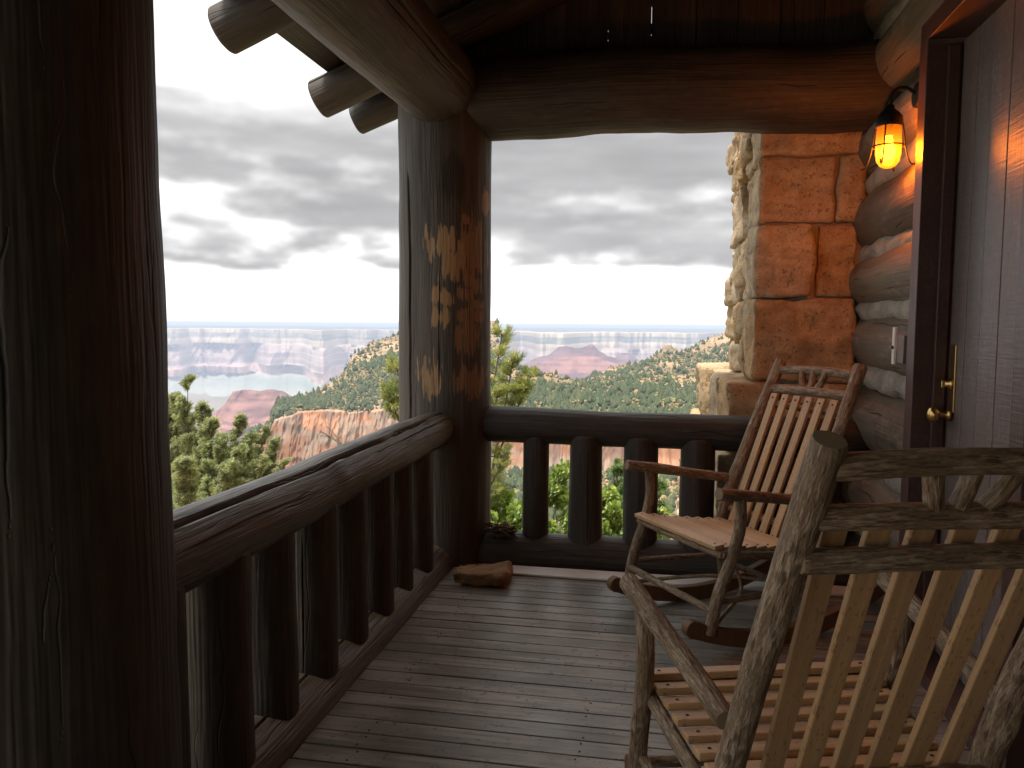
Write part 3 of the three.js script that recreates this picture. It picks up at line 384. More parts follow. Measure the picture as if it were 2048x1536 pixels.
// ------------------------------------------------------------------ log posts, beams and rafters
{ // stain worn and flaked off the corner post, read off the photograph: [x0, y0, x1, y1, pale 0..1]
  const flakes = [[860, 470, 917, 515, 1], [884, 505, 922, 562, 0.95], [918, 452, 962, 550, 0.45], [926, 443, 936, 458, 0.5], [874, 580, 904, 607, 0.8], [916, 576, 928, 597, 0.5], [928, 580, 941, 597, 0.5], [941, 600, 962, 614, 0.4], [870, 615, 895, 648, 0.85], [911, 620, 940, 637, 0.35], [945, 620, 962, 640, 0.35], [918, 642, 960, 697, 0.42], [926, 550, 944, 572, 0.5], [946, 560, 960, 585, 0.45], [846, 718, 884, 780, 0.8], [898, 728, 964, 776, 0.4], [966, 394, 978, 425, 0.95]];
  const CX = -1.126, CZ = -4.1, face = Math.atan2(-4.1, 1.126), L = 2.75, yb = -0.28, map = tex(768, 1536, (u, v) => {
    let th = u * 2 * Math.PI; const s = v * L, wd = woodField(u, v * 1.7, 3), k = checkAt(cDark, u, v, 0.008); const t = (0.45 + 0.75 * wd.g + 0.35 * (wd.f - 0.5)) * (0.7 + 0.6 * wd.b);
    let c = [0.064 * t, 0.051 * t, 0.039 * t], dth = ((th - face + 9 * Math.PI) % (2 * Math.PI)) - Math.PI;
    if (Math.abs(dth) < 1.5) {
      const px = 892 + 92 * Math.sin(dth), py = 645 - (s + yb - 1.25) * 374, n = fbm(th * 9, s * 7, 2, 4), n2 = fbm(th * 40, s * 14, 5, 3); let best = 0, pale = 0;
      for (const [x0, y0, x1, y1, p] of flakes) { const cx = (x0 + x1) / 2, cy = (y0 + y1) / 2, q = Math.pow(Math.abs((px - cx) / ((x1 - x0) / 2 + 4)) ** 2.6 + Math.abs((py - cy) / ((y1 - y0) / 2 + 4)) ** 2.6, 1 / 2.6) + n * 0.9 + n2 * 0.7 + 0.5 * (wd.f - 0.5), m = 1 - smooth(0.82, 1.0, q); if (m > best) { best = m; pale = p; } }
      const f = rgbMix([0.15, 0.07, 0.032], [0.36, 0.22, 0.10], pale).map((x) => x * (0.65 + 0.6 * wd.g)); c = c.map((x, i) => mix(x, f[i], best * 0.8));
      const soot = 1 - smooth(0.7, 1.1, Math.hypot((px - 905) / 30, (py - 372) / 42) + n * 0.7); c = c.map((x) => x * (1 - 0.55 * soot));
    }
    return c.map((x) => x * (1 - 0.8 * k));
  });
  const fit = (t) => { const c = t.clone(); c.repeat.set(1 / (2 * Math.PI * 0.247), 1 / L); c.offset.set(0, -(5 * 0.37) / L); c.needsUpdate = true; return c; };
  const m = stdMat({ map: fit(map), bumpMap: sized(darkBump, 1.3, 1.6), bumpScale: 0.012, roughnessMap: sized(darkRough, 1.3, 1.6), roughness: 1 });
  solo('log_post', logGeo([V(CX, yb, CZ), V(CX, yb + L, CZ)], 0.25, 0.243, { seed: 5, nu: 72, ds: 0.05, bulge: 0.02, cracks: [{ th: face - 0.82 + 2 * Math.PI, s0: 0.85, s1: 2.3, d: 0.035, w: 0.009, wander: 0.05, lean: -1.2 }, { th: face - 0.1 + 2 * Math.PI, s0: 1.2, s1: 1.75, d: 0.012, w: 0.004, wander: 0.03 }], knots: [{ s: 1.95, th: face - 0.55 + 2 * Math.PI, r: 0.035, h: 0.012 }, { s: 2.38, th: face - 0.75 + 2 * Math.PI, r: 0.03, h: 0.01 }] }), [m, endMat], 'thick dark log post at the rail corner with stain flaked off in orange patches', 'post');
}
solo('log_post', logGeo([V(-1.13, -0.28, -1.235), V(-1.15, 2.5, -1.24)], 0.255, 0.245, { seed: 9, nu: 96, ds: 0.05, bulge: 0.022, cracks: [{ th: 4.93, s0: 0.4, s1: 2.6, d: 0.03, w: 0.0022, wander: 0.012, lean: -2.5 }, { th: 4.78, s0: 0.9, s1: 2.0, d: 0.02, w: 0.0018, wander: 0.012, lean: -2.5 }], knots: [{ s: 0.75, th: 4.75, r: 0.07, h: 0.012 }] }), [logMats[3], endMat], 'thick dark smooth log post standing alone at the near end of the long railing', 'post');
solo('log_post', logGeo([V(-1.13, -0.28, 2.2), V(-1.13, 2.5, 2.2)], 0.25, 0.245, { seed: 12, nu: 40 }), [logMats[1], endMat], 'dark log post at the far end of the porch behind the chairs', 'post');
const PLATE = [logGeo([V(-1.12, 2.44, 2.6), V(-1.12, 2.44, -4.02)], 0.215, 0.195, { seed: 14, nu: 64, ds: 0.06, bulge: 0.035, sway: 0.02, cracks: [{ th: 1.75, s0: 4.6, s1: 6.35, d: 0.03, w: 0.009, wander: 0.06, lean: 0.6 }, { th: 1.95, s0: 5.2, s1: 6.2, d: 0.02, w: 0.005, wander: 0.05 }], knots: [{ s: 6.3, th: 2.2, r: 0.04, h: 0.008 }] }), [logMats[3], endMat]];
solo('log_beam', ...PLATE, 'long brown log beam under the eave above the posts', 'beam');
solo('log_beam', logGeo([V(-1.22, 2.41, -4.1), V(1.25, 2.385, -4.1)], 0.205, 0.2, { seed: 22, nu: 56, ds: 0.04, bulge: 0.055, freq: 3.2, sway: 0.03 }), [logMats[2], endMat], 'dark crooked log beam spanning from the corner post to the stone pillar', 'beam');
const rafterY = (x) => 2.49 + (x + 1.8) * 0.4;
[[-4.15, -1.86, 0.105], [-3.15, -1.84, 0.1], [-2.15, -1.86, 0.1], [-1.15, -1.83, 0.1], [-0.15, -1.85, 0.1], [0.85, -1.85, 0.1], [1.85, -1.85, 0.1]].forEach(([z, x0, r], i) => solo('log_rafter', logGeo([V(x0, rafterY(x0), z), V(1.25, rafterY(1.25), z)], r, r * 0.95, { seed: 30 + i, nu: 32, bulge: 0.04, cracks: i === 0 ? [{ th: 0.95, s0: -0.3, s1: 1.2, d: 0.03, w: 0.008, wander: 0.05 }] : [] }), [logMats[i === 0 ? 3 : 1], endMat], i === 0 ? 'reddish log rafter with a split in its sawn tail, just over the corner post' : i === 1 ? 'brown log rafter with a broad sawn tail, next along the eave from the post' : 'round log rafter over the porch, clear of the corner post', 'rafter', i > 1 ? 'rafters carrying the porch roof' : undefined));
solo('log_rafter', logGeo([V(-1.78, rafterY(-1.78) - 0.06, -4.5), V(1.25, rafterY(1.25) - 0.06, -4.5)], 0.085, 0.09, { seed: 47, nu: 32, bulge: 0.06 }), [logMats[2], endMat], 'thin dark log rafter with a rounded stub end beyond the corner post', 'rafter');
{ // roof: boards along the porch on top of the rafters, wooden shingles over them
  const roof = thing('porch_roof', 'dark sloping board roof over the porch', 'roof'), tilt = Math.atan(0.4), cs = Math.cos(tilt); let k = 0;
  for (let x = -1.80; x < 1.45; x += 0.192, k++) place(part('roof_board', boardGeo(7.1, 0.022, 0.2, 'y', k), logMats[k % 3], roof), x + 0.096, rafterY(x + 0.096) + 0.1 / cs + 0.014, -1.03, 0, Math.PI / 2, 0).rotation.set(0, 0, tilt), roof.children[k].geometry.rotateY(Math.PI / 2);
  place(part('shingle_layer', new THREE.BoxGeometry(3.5, 0.03, 7.12), logMats[2], roof), -0.12, rafterY(-0.12) + 0.1 / cs + 0.05, -1.03, 0, 0, tilt);
}
{ // upright boards closing the gable above the far beam, with chinks of sky between a few
  const gable = thing('gable_wall', 'dark upright boards filling the gable above the far beam', 'wall'); let k = 0;
  const seams = [-1.12, -0.92, -0.713, -0.507, -0.290, -0.0705, 0.152, 0.355, 0.56, 0.765, 0.97, 1.2];
  for (let i = 0; i < seams.length - 1; i++, k++) { const g = 0.0012, a = seams[i] + g, b = seams[i + 1] - g, top = rafterY((a + b) / 2) + 0.09, bot = 2.5; place(part('board', boardGeo(top - bot, b - a, 0.022, 'y', k, 0.002), logMats[k % 3], gable), (a + b) / 2, (top + bot) / 2, -4.22, 0, 0, Math.PI / 2); }
  const back = (x, y0, y1) => { if (y1 > y0) place(part('batten', boardGeo(y1 - y0, 0.06, 0.018, 'y', x), logMats[2], gable), x, (y0 + y1) / 2, -4.242, 0, 0, Math.PI / 2); };
  seams.forEach((x, i) => { const top = rafterY(x) + 0.08, holes = i === 5 ? [[2.795, 2.88], [2.735, 2.742]] : i === 4 ? [[2.72, 2.728], [2.765, 2.776]] : []; let y = 2.5; for (const [a, b] of holes.sort((p, q) => p[0] - q[0])) { back(x, y, a); y = b; } back(x, y, top); });
}
// ------------------------------------------------------------------ railings
function baluster(parent, x, z, y0, y1, r, seed) { part('baluster', logGeo([V(x, y0, z), V(x, y1, z)], r, r * 0.97, { seed, nu: 28, ds: 0.08, bulge: 0.045, cracks: seed % 3 === 0 ? [{ th: 4.9, s0: 0.05, s1: 0.5, d: 0.01, w: 0.003, wander: 0.06 }] : [] }), [logMats[seed % 4], endMat], parent); }
{
  const rail = thing('log_railing', 'dark log railing along the open side of the porch with a split top rail', 'railing', [0, 0, 0]);
  part('top_rail', logGeo([V(-1.13, 0.70, -1.2), V(-1.125, 0.708, -2.5), V(-1.11, 0.715, -3.97)], 0.098, 0.094, { seed: 51, nu: 64, ds: 0.03, bulge: 0.05, sway: 0.02, freq: 3, cracks: [{ th: 0.5, s0: 0.05, s1: 2.7, d: 0.04, w: 0.011, wander: 0.16, lean: -0.75 }, { th: 1.25, s0: 0.2, s1: 1.2, d: 0.008, w: 0.003, wander: 0.1 }, { th: 0.95, s0: 1.6, s1: 2.7, d: 0.008, w: 0.003, wander: 0.1 }], knots: [{ s: 1.28, th: 0.95, r: 0.05, h: 0.014 }, { s: 2.25, th: 1.0, r: 0.035, h: 0.01 }] }), [railMat, endMat], rail);
  part('bottom_rail', logGeo([V(-1.145, -0.005, -1.2), V(-1.14, 0.0, -3.97)], 0.122, 0.12, { seed: 53, nu: 48, ds: 0.05, bulge: 0.03, cracks: [{ th: 0.35, s0: 0.1, s1: 2.6, d: 0.02, w: 0.005, wander: 0.06 }] }), [railMat, endMat], rail);
  for (let i = 0; i < 8; i++) baluster(rail, -1.135 + 0.006 * Math.sin(i * 2.7), -1.56 - 0.287 * i, 0.07, 0.66, 0.094 + 0.004 * Math.sin(i * 1.9), 60 + i);
}
{
  const rail = thing('log_railing', 'short dark log railing across the end of the porch beside the stone pillar', 'railing', [0, 0, 0]);
  part('top_rail', logGeo([V(-0.98, 0.722, -4.1), V(0, 0.715, -4.1), V(1.0, 0.71, -4.1)], 0.094, 0.088, { seed: 71, nu: 48, ds: 0.04, bulge: 0.035, sway: 0.012 }), [logMats[2], endMat], rail);
  part('bottom_rail', logGeo([V(-0.98, 0.03, -4.08), V(1.0, 0.03, -4.08)], 0.118, 0.112, { seed: 73, nu: 48, ds: 0.04, bulge: 0.04, sway: 0.015 }), [logMats[0], endMat], rail);
  [[-0.627, 0.07], [-0.362, 0.089], [-0.078, 0.088], [0.205, 0.088], [0.49, 0.08], [0.77, 0.08]].forEach(([x, r], i) => baluster(rail, x, -4.09, 0.10, 0.68, r, 80 + i));
}
solo('white_board', boardGeo(1.75, 0.012, 0.13, 'x', 2), whiteMat, 'white painted board lying at the foot of the end railing', 'board').position.set(0.155, 0.0075, -3.865);
place(solo('stone_block', stoneGeo(0.27, 0.07, 0.2, 91, 0.05, 0.02, 0.014), stdMat({ map: sized(stoneMap, 0.5, 0.5), bumpMap: sized(stoneBump, 0.5, 0.5), bumpScale: 0.012, roughness: 0.95, tint: [0.62, 0.5, 0.4] }), 'flat brown stone wedged against the foot of the corner post', 'stone'), -0.83, 0.038, -3.68, 0, 0.12, 0);
{ // dry twigs and bark caught on the bottom rail beside the corner post
  const R = rng(61), gs = []; for (let i = 0; i < 46; i++) { const a = R() * 6.28, l = 0.05 + R() * 0.09, c = V(-0.795 + (R() - 0.5) * 0.10, 0.145 + R() * 0.05, -4.03 + (R() - 0.5) * 0.09), d = V(Math.cos(a), (R() - 0.5) * 0.7, Math.sin(a)).multiplyScalar(l / 2); gs.push(new THREE.TubeGeometry(new THREE.LineCurve3(c.clone().sub(d), c.clone().add(d)), 2, 0.0025 + R() * 0.004, 5)); }
  solo('twig_pile', mergeGeometries(gs), stdMat({ tint: [0.10, 0.065, 0.035], roughness: 0.9 }), 'small heap of dry twigs on the bottom rail against the corner post', 'twigs');
}
// ------------------------------------------------------------------ log wall, door, stone pillar
const wall = thing('log_wall', 'weathered log wall of the cabin with pale chinking', 'wall');
{
  const ys = [-0.45, -0.08, 0.25, 0.60, 1.00, 1.335, 1.62, 1.96, 2.30, 2.63, 2.97, 3.31, 3.66]; let s = 100;
  for (let i = 0; i < ys.length - 1; i++) {
    const y = (ys[i] + ys[i + 1]) / 2, r = (ys[i + 1] - ys[i]) / 2 - 0.004, cx = 0.945 + r + 0.012 * Math.sin(i * 2.1);
    const runs = ys[i] < 2.25 && ys[i + 1] > 0 ? [[-4.5, -3.17], [-2.2, 2.6]] : [[-4.5, 2.6]];
    for (const [a, b] of runs) { s++; part('log', logGeo([V(cx, y, b), V(cx, y + 0.01 * Math.sin(s), a)], r, r * 0.97, { seed: s, nu: 40, ds: 0.06, bulge: 0.05, sway: 0.02, knots: [{ s: (b - a) - 0.45, th: -1.4, r: 0.05, h: 0.015 }] }), [wallLogMats[s % 3], endMat], wall);
      if (i && (runs.length > 1 || ys[i] > 2.4 || ys[i] < 0)) part('chinking', logGeo([V(1.045, ys[i], b), V(1.045, ys[i] + 0.008 * Math.sin(s * 2), a)], 0.06, 0.058, { seed: s + 40, nu: 20, ds: 0.03, bulge: 0.32, freq: 5 }), [chinkMat, chinkMat], wall); }
  }
  const fr = new THREE.Group(); fr.name = 'door_frame'; wall.add(fr);
  const along = new THREE.Matrix4().makeBasis(V(0, 0, 1), V(1, 0, 0), V(0, 1, 0));
  const fb = (n, w, h, d, x, y, z) => { const horiz = d > h, m = part(n, horiz ? boardGeo(d, w, h, 'y', z, 0.003) : boardGeo(h, w, d, 'y', z, 0.003), frameMat, fr); m.position.set(x, y, z); horiz ? m.quaternion.setFromRotationMatrix(along) : m.rotation.set(0, 0, Math.PI / 2); return m; };
  fb('side_jamb', 0.21, 2.32, 0.085, 1.02, 1.11, -3.143); fb('side_jamb', 0.21, 2.32, 0.085, 1.02, 1.11, -2.235); fb('head_jamb', 0.21, 0.07, 1.0, 1.022, 2.307, -2.69); fb('sill', 0.2, 0.05, 0.82, 1.03, 0.024, -2.69);
  fb('door_stop', 0.04, 2.2, 0.02, 1.0, 1.14, -3.09);
}
{
  const door = thing('plank_door', 'dull purple brown plank door with sawn vertical boards', 'door', [1.03, 0.05, -2.69]), zs = [-0.402, -0.262, -0.138, 0.005, 0.13, 0.268, 0.402];
  for (let i = 0; i < 6; i++) { const w = zs[i + 1] - zs[i] - 0.003; place(part('plank', boardGeo(2.2, 0.045, w, 'y', i, 0.003), doorMats[i % 3], door), 0.0225 + (i % 2) * 0.001, 1.105, (zs[i] + zs[i + 1]) / 2, 0, 0, Math.PI / 2); }
  const turn = (pts) => new THREE.LatheGeometry(pts.map(([r, y]) => new THREE.Vector2(r, y)), 28).rotateZ(Math.PI / 2);
  const zk = -0.345; const plate = part('escutcheon', boardGeo(0.24, 0.006, 0.05, 'x', 1, 0.002), brassMat, door); place(plate, -0.003, 1.02, zk, 0, 0, Math.PI / 2);
  const knob = part('knob', turn([[0, 0.0], [0.024, 0.002], [0.02, 0.01], [0.0095, 0.014], [0.0095, 0.034], [0.018, 0.04], [0.027, 0.05], [0.028, 0.058], [0.024, 0.068], [0.012, 0.074], [0, 0.075]]), brassMat, door); knob.position.set(-0.006, 0.89, zk);
  const bolt = part('deadbolt', turn([[0, 0], [0.022, 0.001], [0.022, 0.008], [0.011, 0.014], [0.01, 0.022], [0, 0.023]]), brassMat, door); bolt.position.set(-0.006, 1.0, zk);
  part('thumb_turn', new RoundedBoxGeometry(0.014, 0.026, 0.006, 2, 0.0025), brassMat, bolt).position.set(-0.026, 0, 0);
}
{ // the porch's other end, closed by a wall of upright boards
  const w = thing('end_wall', 'dark upright board wall closing the porch behind the chairs', 'wall'); for (let k = 0; k < 11; k++) { const x = -1.0 + 0.2 * k; place(part('board', boardGeo(rafterY(x) + 0.1, 0.196, 0.025, 'y', k, 0.002), logMats[k % 4], w), x, (rafterY(x) + 0.1) / 2, 2.35, 0, 0, Math.PI / 2); }
}
{ // white thermometer strip and a weathered tag on the log by the door
  const t = thing('thermometer', 'narrow white thermometer strip nailed to the log beside the door', 'thermometer', [0.938, 1.175, -3.43]); part('strip', new RoundedBoxGeometry(0.012, 0.15, 0.032, 2, 0.003), whiteMat, t); const c = part('screw', new THREE.SphereGeometry(0.0075, 10, 8), nailMat, t); c.position.set(-0.007, -0.006, 0.006);
  place(solo('wooden_tag', boardGeo(0.11, 0.075, 0.012, 'y', 3, 0.002), doorMats[2], 'small square wooden tag between the thermometer strip and the door frame', 'sign'), 0.935, 1.165, -3.315, 0, Math.PI / 2, Math.PI / 2 + 0.05);
}
{ // stone pillar: rough courses on a wider battered base
  const pil = thing('stone_pillar', 'buttress of big rough tan sandstone blocks on a wider base', 'pillar', [0, 0, 0]); let s = 0; const R = rng(19);
  const block = (x0, x1, y0, y1, z0, z1, rough = 0.022) => { const g = 0.004, w = x1 - x0 - g, h = y1 - y0 - g, d = z1 - z0 - g; part('stone', stoneGeo(w, h, d, ++s, rough, Math.min(0.016, w * 0.3, h * 0.3), 0.024), stoneMats[Math.floor(R() * 4)], pil).position.set((x0 + x1) / 2, (y0 + y1) / 2, (z0 + z1) / 2); };
  const front = [[0.965, 1.395, [0.475, 0.985]], [1.395, 1.775, [0.485, 0.77, 0.99]], [1.775, 2.115, [0.47, 0.87, 1.0]], [2.115, 2.32, [0.5, 0.99]], [2.32, 2.7, [0.48, 0.72, 0.99]], [2.7, 3.1, [0.49, 0.99]]];
  front.forEach(([y0, y1, xs], i) => {
    const j = 0.02 * Math.sin(i * 3.7); for (let k = 0; k < xs.length - 1; k++) block(xs[k] + (k ? 0 : j), xs[k + 1], y0, y1, -4.62 - 0.06 * (i % 2), -4.26 + 0.018 * Math.sin(i * 2.3 + k * 1.7), 0.03);
    const cuts = [-6.0, -5.5 + 0.1 * Math.sin(i * 5), -5.05 + 0.12 * Math.sin(i * 3.1), -4.62 - 0.06 * (i % 2)];
    for (let k = 0; k < 3; k++) { const ym = y0 + (y1 - y0) * (0.42 + 0.2 * R()), dx = () => (R() - 0.5) * 0.07; if (R() < 0.6) { block(0.485 + dx(), 0.95, y0, ym, cuts[k], cuts[k + 1], 0.045); block(0.485 + dx(), 0.95, ym, y1, cuts[k], cuts[k + 1], 0.045); } else block(0.485 + dx(), 0.95, y0, y1, cuts[k], cuts[k + 1], 0.045); }
  });
  [[0.58, 0.955, 0.355, -6.5], [0.2, 0.58, 0.31, -6.6], [-0.2, 0.2, 0.24, -6.7], [-0.75, -0.2, 0.2, -6.8]].forEach(([y0, y1, x0, zf], i) => {
    block(x0, 0.62, y0, y1, -4.72, -4.25, 0.025); block(0.62, 0.96, y0, y1, -4.72, -4.25, 0.025);
    const c = [zf, zf + 0.65, zf + 1.25, -4.72]; for (let k = 0; k < 3; k++) block(x0 + (R() - 0.5) * 0.06 - (k === 0 ? 0.03 : 0), 0.95, y0, y1, c[k], c[k + 1], 0.045);
  });
  part('mortar', new THREE.BoxGeometry(0.72, 3.9, 1.64), mortarMat, pil).position.set(0.88, 1.2, -5.135);
  part('mortar', new THREE.BoxGeometry(0.55, 1.62, 2.1), mortarMat, pil).position.set(0.68, 0.1, -5.35);
}
{ // caged wall lantern, lit amber
  const lamp = thing('wall_lantern', 'lit amber jar lantern in a wire cage on a bent arm', 'lantern', [0.855, 1.9, -3.32]);
  const lathe = (pts, n = 32) => new THREE.LatheGeometry(pts.map(([r, y]) => new THREE.Vector2(r, y)), n), wire = (pts, r = 0.0028, n = 24) => new THREE.TubeGeometry(new THREE.CatmullRomCurve3(pts.map((p) => V(...p))), n, r, 7);
  part('wall_plate', new THREE.CylinderGeometry(0.045, 0.05, 0.02, 24).rotateZ(Math.PI / 2), ironMat, lamp).position.set(0.098, 0.235, 0);
  part('arm', wire([[0.095, 0.235, 0], [0.06, 0.262, 0], [0.025, 0.262, 0], [0.004, 0.235, 0], [0, 0.19, 0]], 0.0065, 30), ironMat, lamp);
  part('cap', lathe([[0, 0.205], [0.014, 0.2], [0.018, 0.185], [0.034, 0.172], [0.047, 0.155], [0.05, 0.13], [0.05, 0.118], [0.045, 0.118], [0.04, 0.15], [0, 0.165]]), ironMat, lamp);
  const glass = new THREE.MeshPhysicalMaterial({ transmission: 1, thickness: 0, roughness: 0.22, ior: 1.45 }); glass.color.setRGB(1.0, 0.46, 0.07);
  part('glass_jar', lathe([[0.042, 0.13], [0.045, 0.10], [0.047, 0.05], [0.046, 0.015], [0.041, -0.012], [0.028, -0.03], [0.012, -0.037], [0, -0.038]]), glass, lamp);
  const cage = part('cage_ring', new THREE.TorusGeometry(0.06, 0.003, 8, 40).rotateX(Math.PI / 2), ironMat, lamp); cage.position.y = 0.045;
  for (let k = 0; k < 4; k++) { const a = k * Math.PI / 2 + 0.5, c = Math.cos(a), q = Math.sin(a); part('cage_wire', wire([[0.049 * c, 0.125, 0.049 * q], [0.056 * c, 0.08, 0.056 * q], [0.060 * c, 0.045, 0.060 * q], [0.070 * c, 0.0, 0.070 * q], [0.084 * c, -0.03, 0.084 * q], [0.096 * c, -0.032, 0.096 * q], [0.1 * c, -0.018, 0.1 * q]]), ironMat, lamp); }
  const glow = stdMat({ tint: [0.9, 0.6, 0.3], roughness: 0.4 }); glow.emissive.setRGB(1.0, 0.55, 0.13); glow.emissiveIntensity = 8;
  part('bulb', lathe([[0, -0.012], [0.014, -0.008], [0.024, 0.006], [0.028, 0.024], [0.025, 0.042], [0.016, 0.06], [0.013, 0.085], [0, 0.086]]), glow, lamp);
  part('socket', new THREE.CylinderGeometry(0.016, 0.018, 0.05, 16), ironMat, lamp).position.set(0, 0.11, 0);
  const pl = new THREE.PointLight(new THREE.Color().setRGB(1.0, 0.44, 0.08), 0.45, 0, 2); pl.position.set(0, 0.024, 0); pl.castShadow = true; pl.shadow.radius = 1.3; lamp.add(pl);
}
// ------------------------------------------------------------------ rocking chairs
function makeChair(label, group) {
  const t = thing('rocking_chair', label, 'rocking chair', [0, 0, 0], 0, group); let s = 200;
  const P = (f, y, x) => V(x, y, -f), pole = (n, pts, r0, r1 = r0, par = t, o = {}) => part(n, logGeo(pts, r0, r1, { seed: ++s, nu: 16, ds: 0.028, bulge: 0.09, freq: 7, ends: 0.008, sway: 0.006, ...o }), [barkMats[s % 3], endMat], par);
  for (const k of [-1, 1]) {
    pole('back_post', [P(-0.462, 1.092, 0.232 * k), P(-0.35, 0.845, 0.242 * k), P(-0.218, 0.546, 0.25 * k), P(-0.165, 0.38, 0.255 * k), P(-0.19, 0.075, 0.262 * k)], 0.0265, 0.0265, t, { nu: 24, knots: [{ s: 0.62, th: 1.5 * k, r: 0.02, h: 0.008 }] });
    pole('arm', [P(0.31, 0.636, 0.32 * k), P(0.1, 0.606, 0.3 * k), P(-0.205, 0.552, 0.27 * k)], 0.0235, 0.021, t, { knots: [{ s: 0.2, th: 1, r: 0.015, h: 0.005 }] });
    pole('front_leg', [P(0.20, 0.615, 0.311 * k), P(0.196, 0.5, 0.306 * k), P(0.235, 0.36, 0.30 * k), P(0.275, 0.26, 0.296 * k), P(0.312, 0.095, 0.29 * k)], 0.0215, 0.023);
    const rk = new THREE.Shape(), yb = (f) => (f + 0.05) ** 2 / 2.1; const n = 30; for (let i = 0; i <= n; i++) { const f = mix(0.385, -0.6, i / n); i ? rk.lineTo(f, yb(f)) : rk.moveTo(f, yb(f)); } for (let i = n; i >= 0; i--) { const f = mix(0.385, -0.6, i / n); rk.lineTo(f, yb(f) + 0.058); }
    rk.absarc(0.385, yb(0.385) + 0.029, 0.029, Math.PI / 2, -Math.PI / 2, true);
    const g = new THREE.ExtrudeGeometry(rk, { depth: 0.03, bevelEnabled: true, bevelSize: 0.004, bevelThickness: 0.004, bevelSegments: 2, curveSegments: 10 }); g.rotateY(Math.PI / 2); part('rocker', g, rockerMat, t).position.set(0.276 * k - 0.015, 0.0045, 0);
    pole('side_rail', [P(0.262, 0.395, 0.285 * k), P(-0.16, 0.335, 0.25 * k)], 0.016); pole('side_stretcher', [P(0.285, 0.215, 0.287 * k), P(-0.18, 0.20, 0.255 * k)], 0.0125); 
  }
  pole('top_rail', [P(-0.448, 1.05, -0.222), P(-0.450, 1.057, 0), P(-0.448, 1.05, 0.222)], 0.021, 0.0195, t, { nu: 20 }); pole('back_rail', [P(-0.412, 0.968, -0.228), P(-0.414, 0.968, 0), P(-0.412, 0.965, 0.228)], 0.0205, 0.0205, t, { nu: 20 });
  pole('back_rail', [P(-0.392, 0.895, -0.235), P(-0.392, 0.897, 0.235)], 0.0205, 0.0205, t, { nu: 20 }); pole('back_rail', [P(-0.192, 0.42, -0.245), P(-0.192, 0.42, 0.245)], 0.018);
  for (const [a, b] of [[-0.062, -0.038], [0.006, -0.004], [0.075, 0.036]]) pole('spindle', [P(-0.445, 1.058, a), P(-0.43, 1.01, mix(a, b, 0.4)), P(-0.415, 0.975, b)], 0.0155, 0.0145);
  pole('front_rail', [P(0.258, 0.392, -0.29), P(0.258, 0.392, 0.29)], 0.0165); pole('front_stretcher', [P(0.302, 0.185, -0.292), P(0.302, 0.185, 0.292)], 0.0145); pole('rear_stretcher', [P(-0.18, 0.17, -0.26), P(-0.18, 0.17, 0.26)], 0.0135); pole('rear_rail', [P(-0.165, 0.345, -0.25), P(-0.165, 0.345, 0.25)], 0.015);
  for (const k of [-1, 1]) pole('bent_brace', [P(0.28, 0.12, 0.28 * k), P(0.0, 0.17, 0.09 * k), P(-0.16, 0.21, -0.22 * k)], 0.0085, 0.008);
  // seat slats across, back slats upright, each nailed at both ends
  for (let i = 0; i < 8; i++) {
    const f = 0.268 - 0.0555 * i, y = 0.421 - 0.007 * i - 0.00035 * i * (8 - i), half = mix(0.282, 0.245, i / 7), m = part('seat_slat', boardGeo(half * 2, 0.017, 0.046, 'y', i, 0.004), slatMats[i % 3], t); place(m, 0, y, -f, -0.11, 0, 0);
    for (const k of [-1, 1]) { const q = part('nail', new THREE.CylinderGeometry(0.0042, 0.0042, 0.003, 10), nailMat, m); q.position.set((half - 0.03) * k, 0.0085, 0); }
  }
  for (let i = 0; i < 6; i++) {
    const x = -0.178 + 0.0712 * i, lo = V(x * 0.95, 0.355, 0.142), hi = V(x, 0.945, 0.384), d = hi.clone().sub(lo), m = part('back_slat', boardGeo(d.length(), 0.0145, 0.04, 'y', i + 9, 0.003), slatMats[(i + 1) % 3], t), mid = lo.clone().add(hi).multiplyScalar(0.5);
    const X = d.clone().normalize(), Z = V(1, 0, 0), Y = new THREE.Vector3().crossVectors(Z, X).normalize(); Z.crossVectors(X, Y); m.quaternion.setFromRotationMatrix(new THREE.Matrix4().makeBasis(X, Y, Z)); m.position.copy(mid);
    for (const k of [-1, 1]) { const q = part('nail', new THREE.CylinderGeometry(0.0045, 0.0045, 0.003, 10), nailMat, m); q.position.set((d.length() / 2 - 0.022) * k, 0.0075 * (Y.z < 0 ? 1 : -1), 0); }
  }
  return t;
}
const chair = makeChair('rustic bark pole rocking chair turned toward the railing corner, beside the stone pillar', 'rocking chairs on the porch');
place(chair, 0.307, 0, -3.388, 0, rad(123.8), 0);
{ const c = chair.clone(); c.name = numbered('rocking_chair'); c.userData = { ...chair.userData, label: 'rustic bark pole rocking chair seen from behind, facing the canyon in front of the door' }; place(c, 0.333, 0, -1.674, 0, rad(16.16), 0); scene.add(c); }
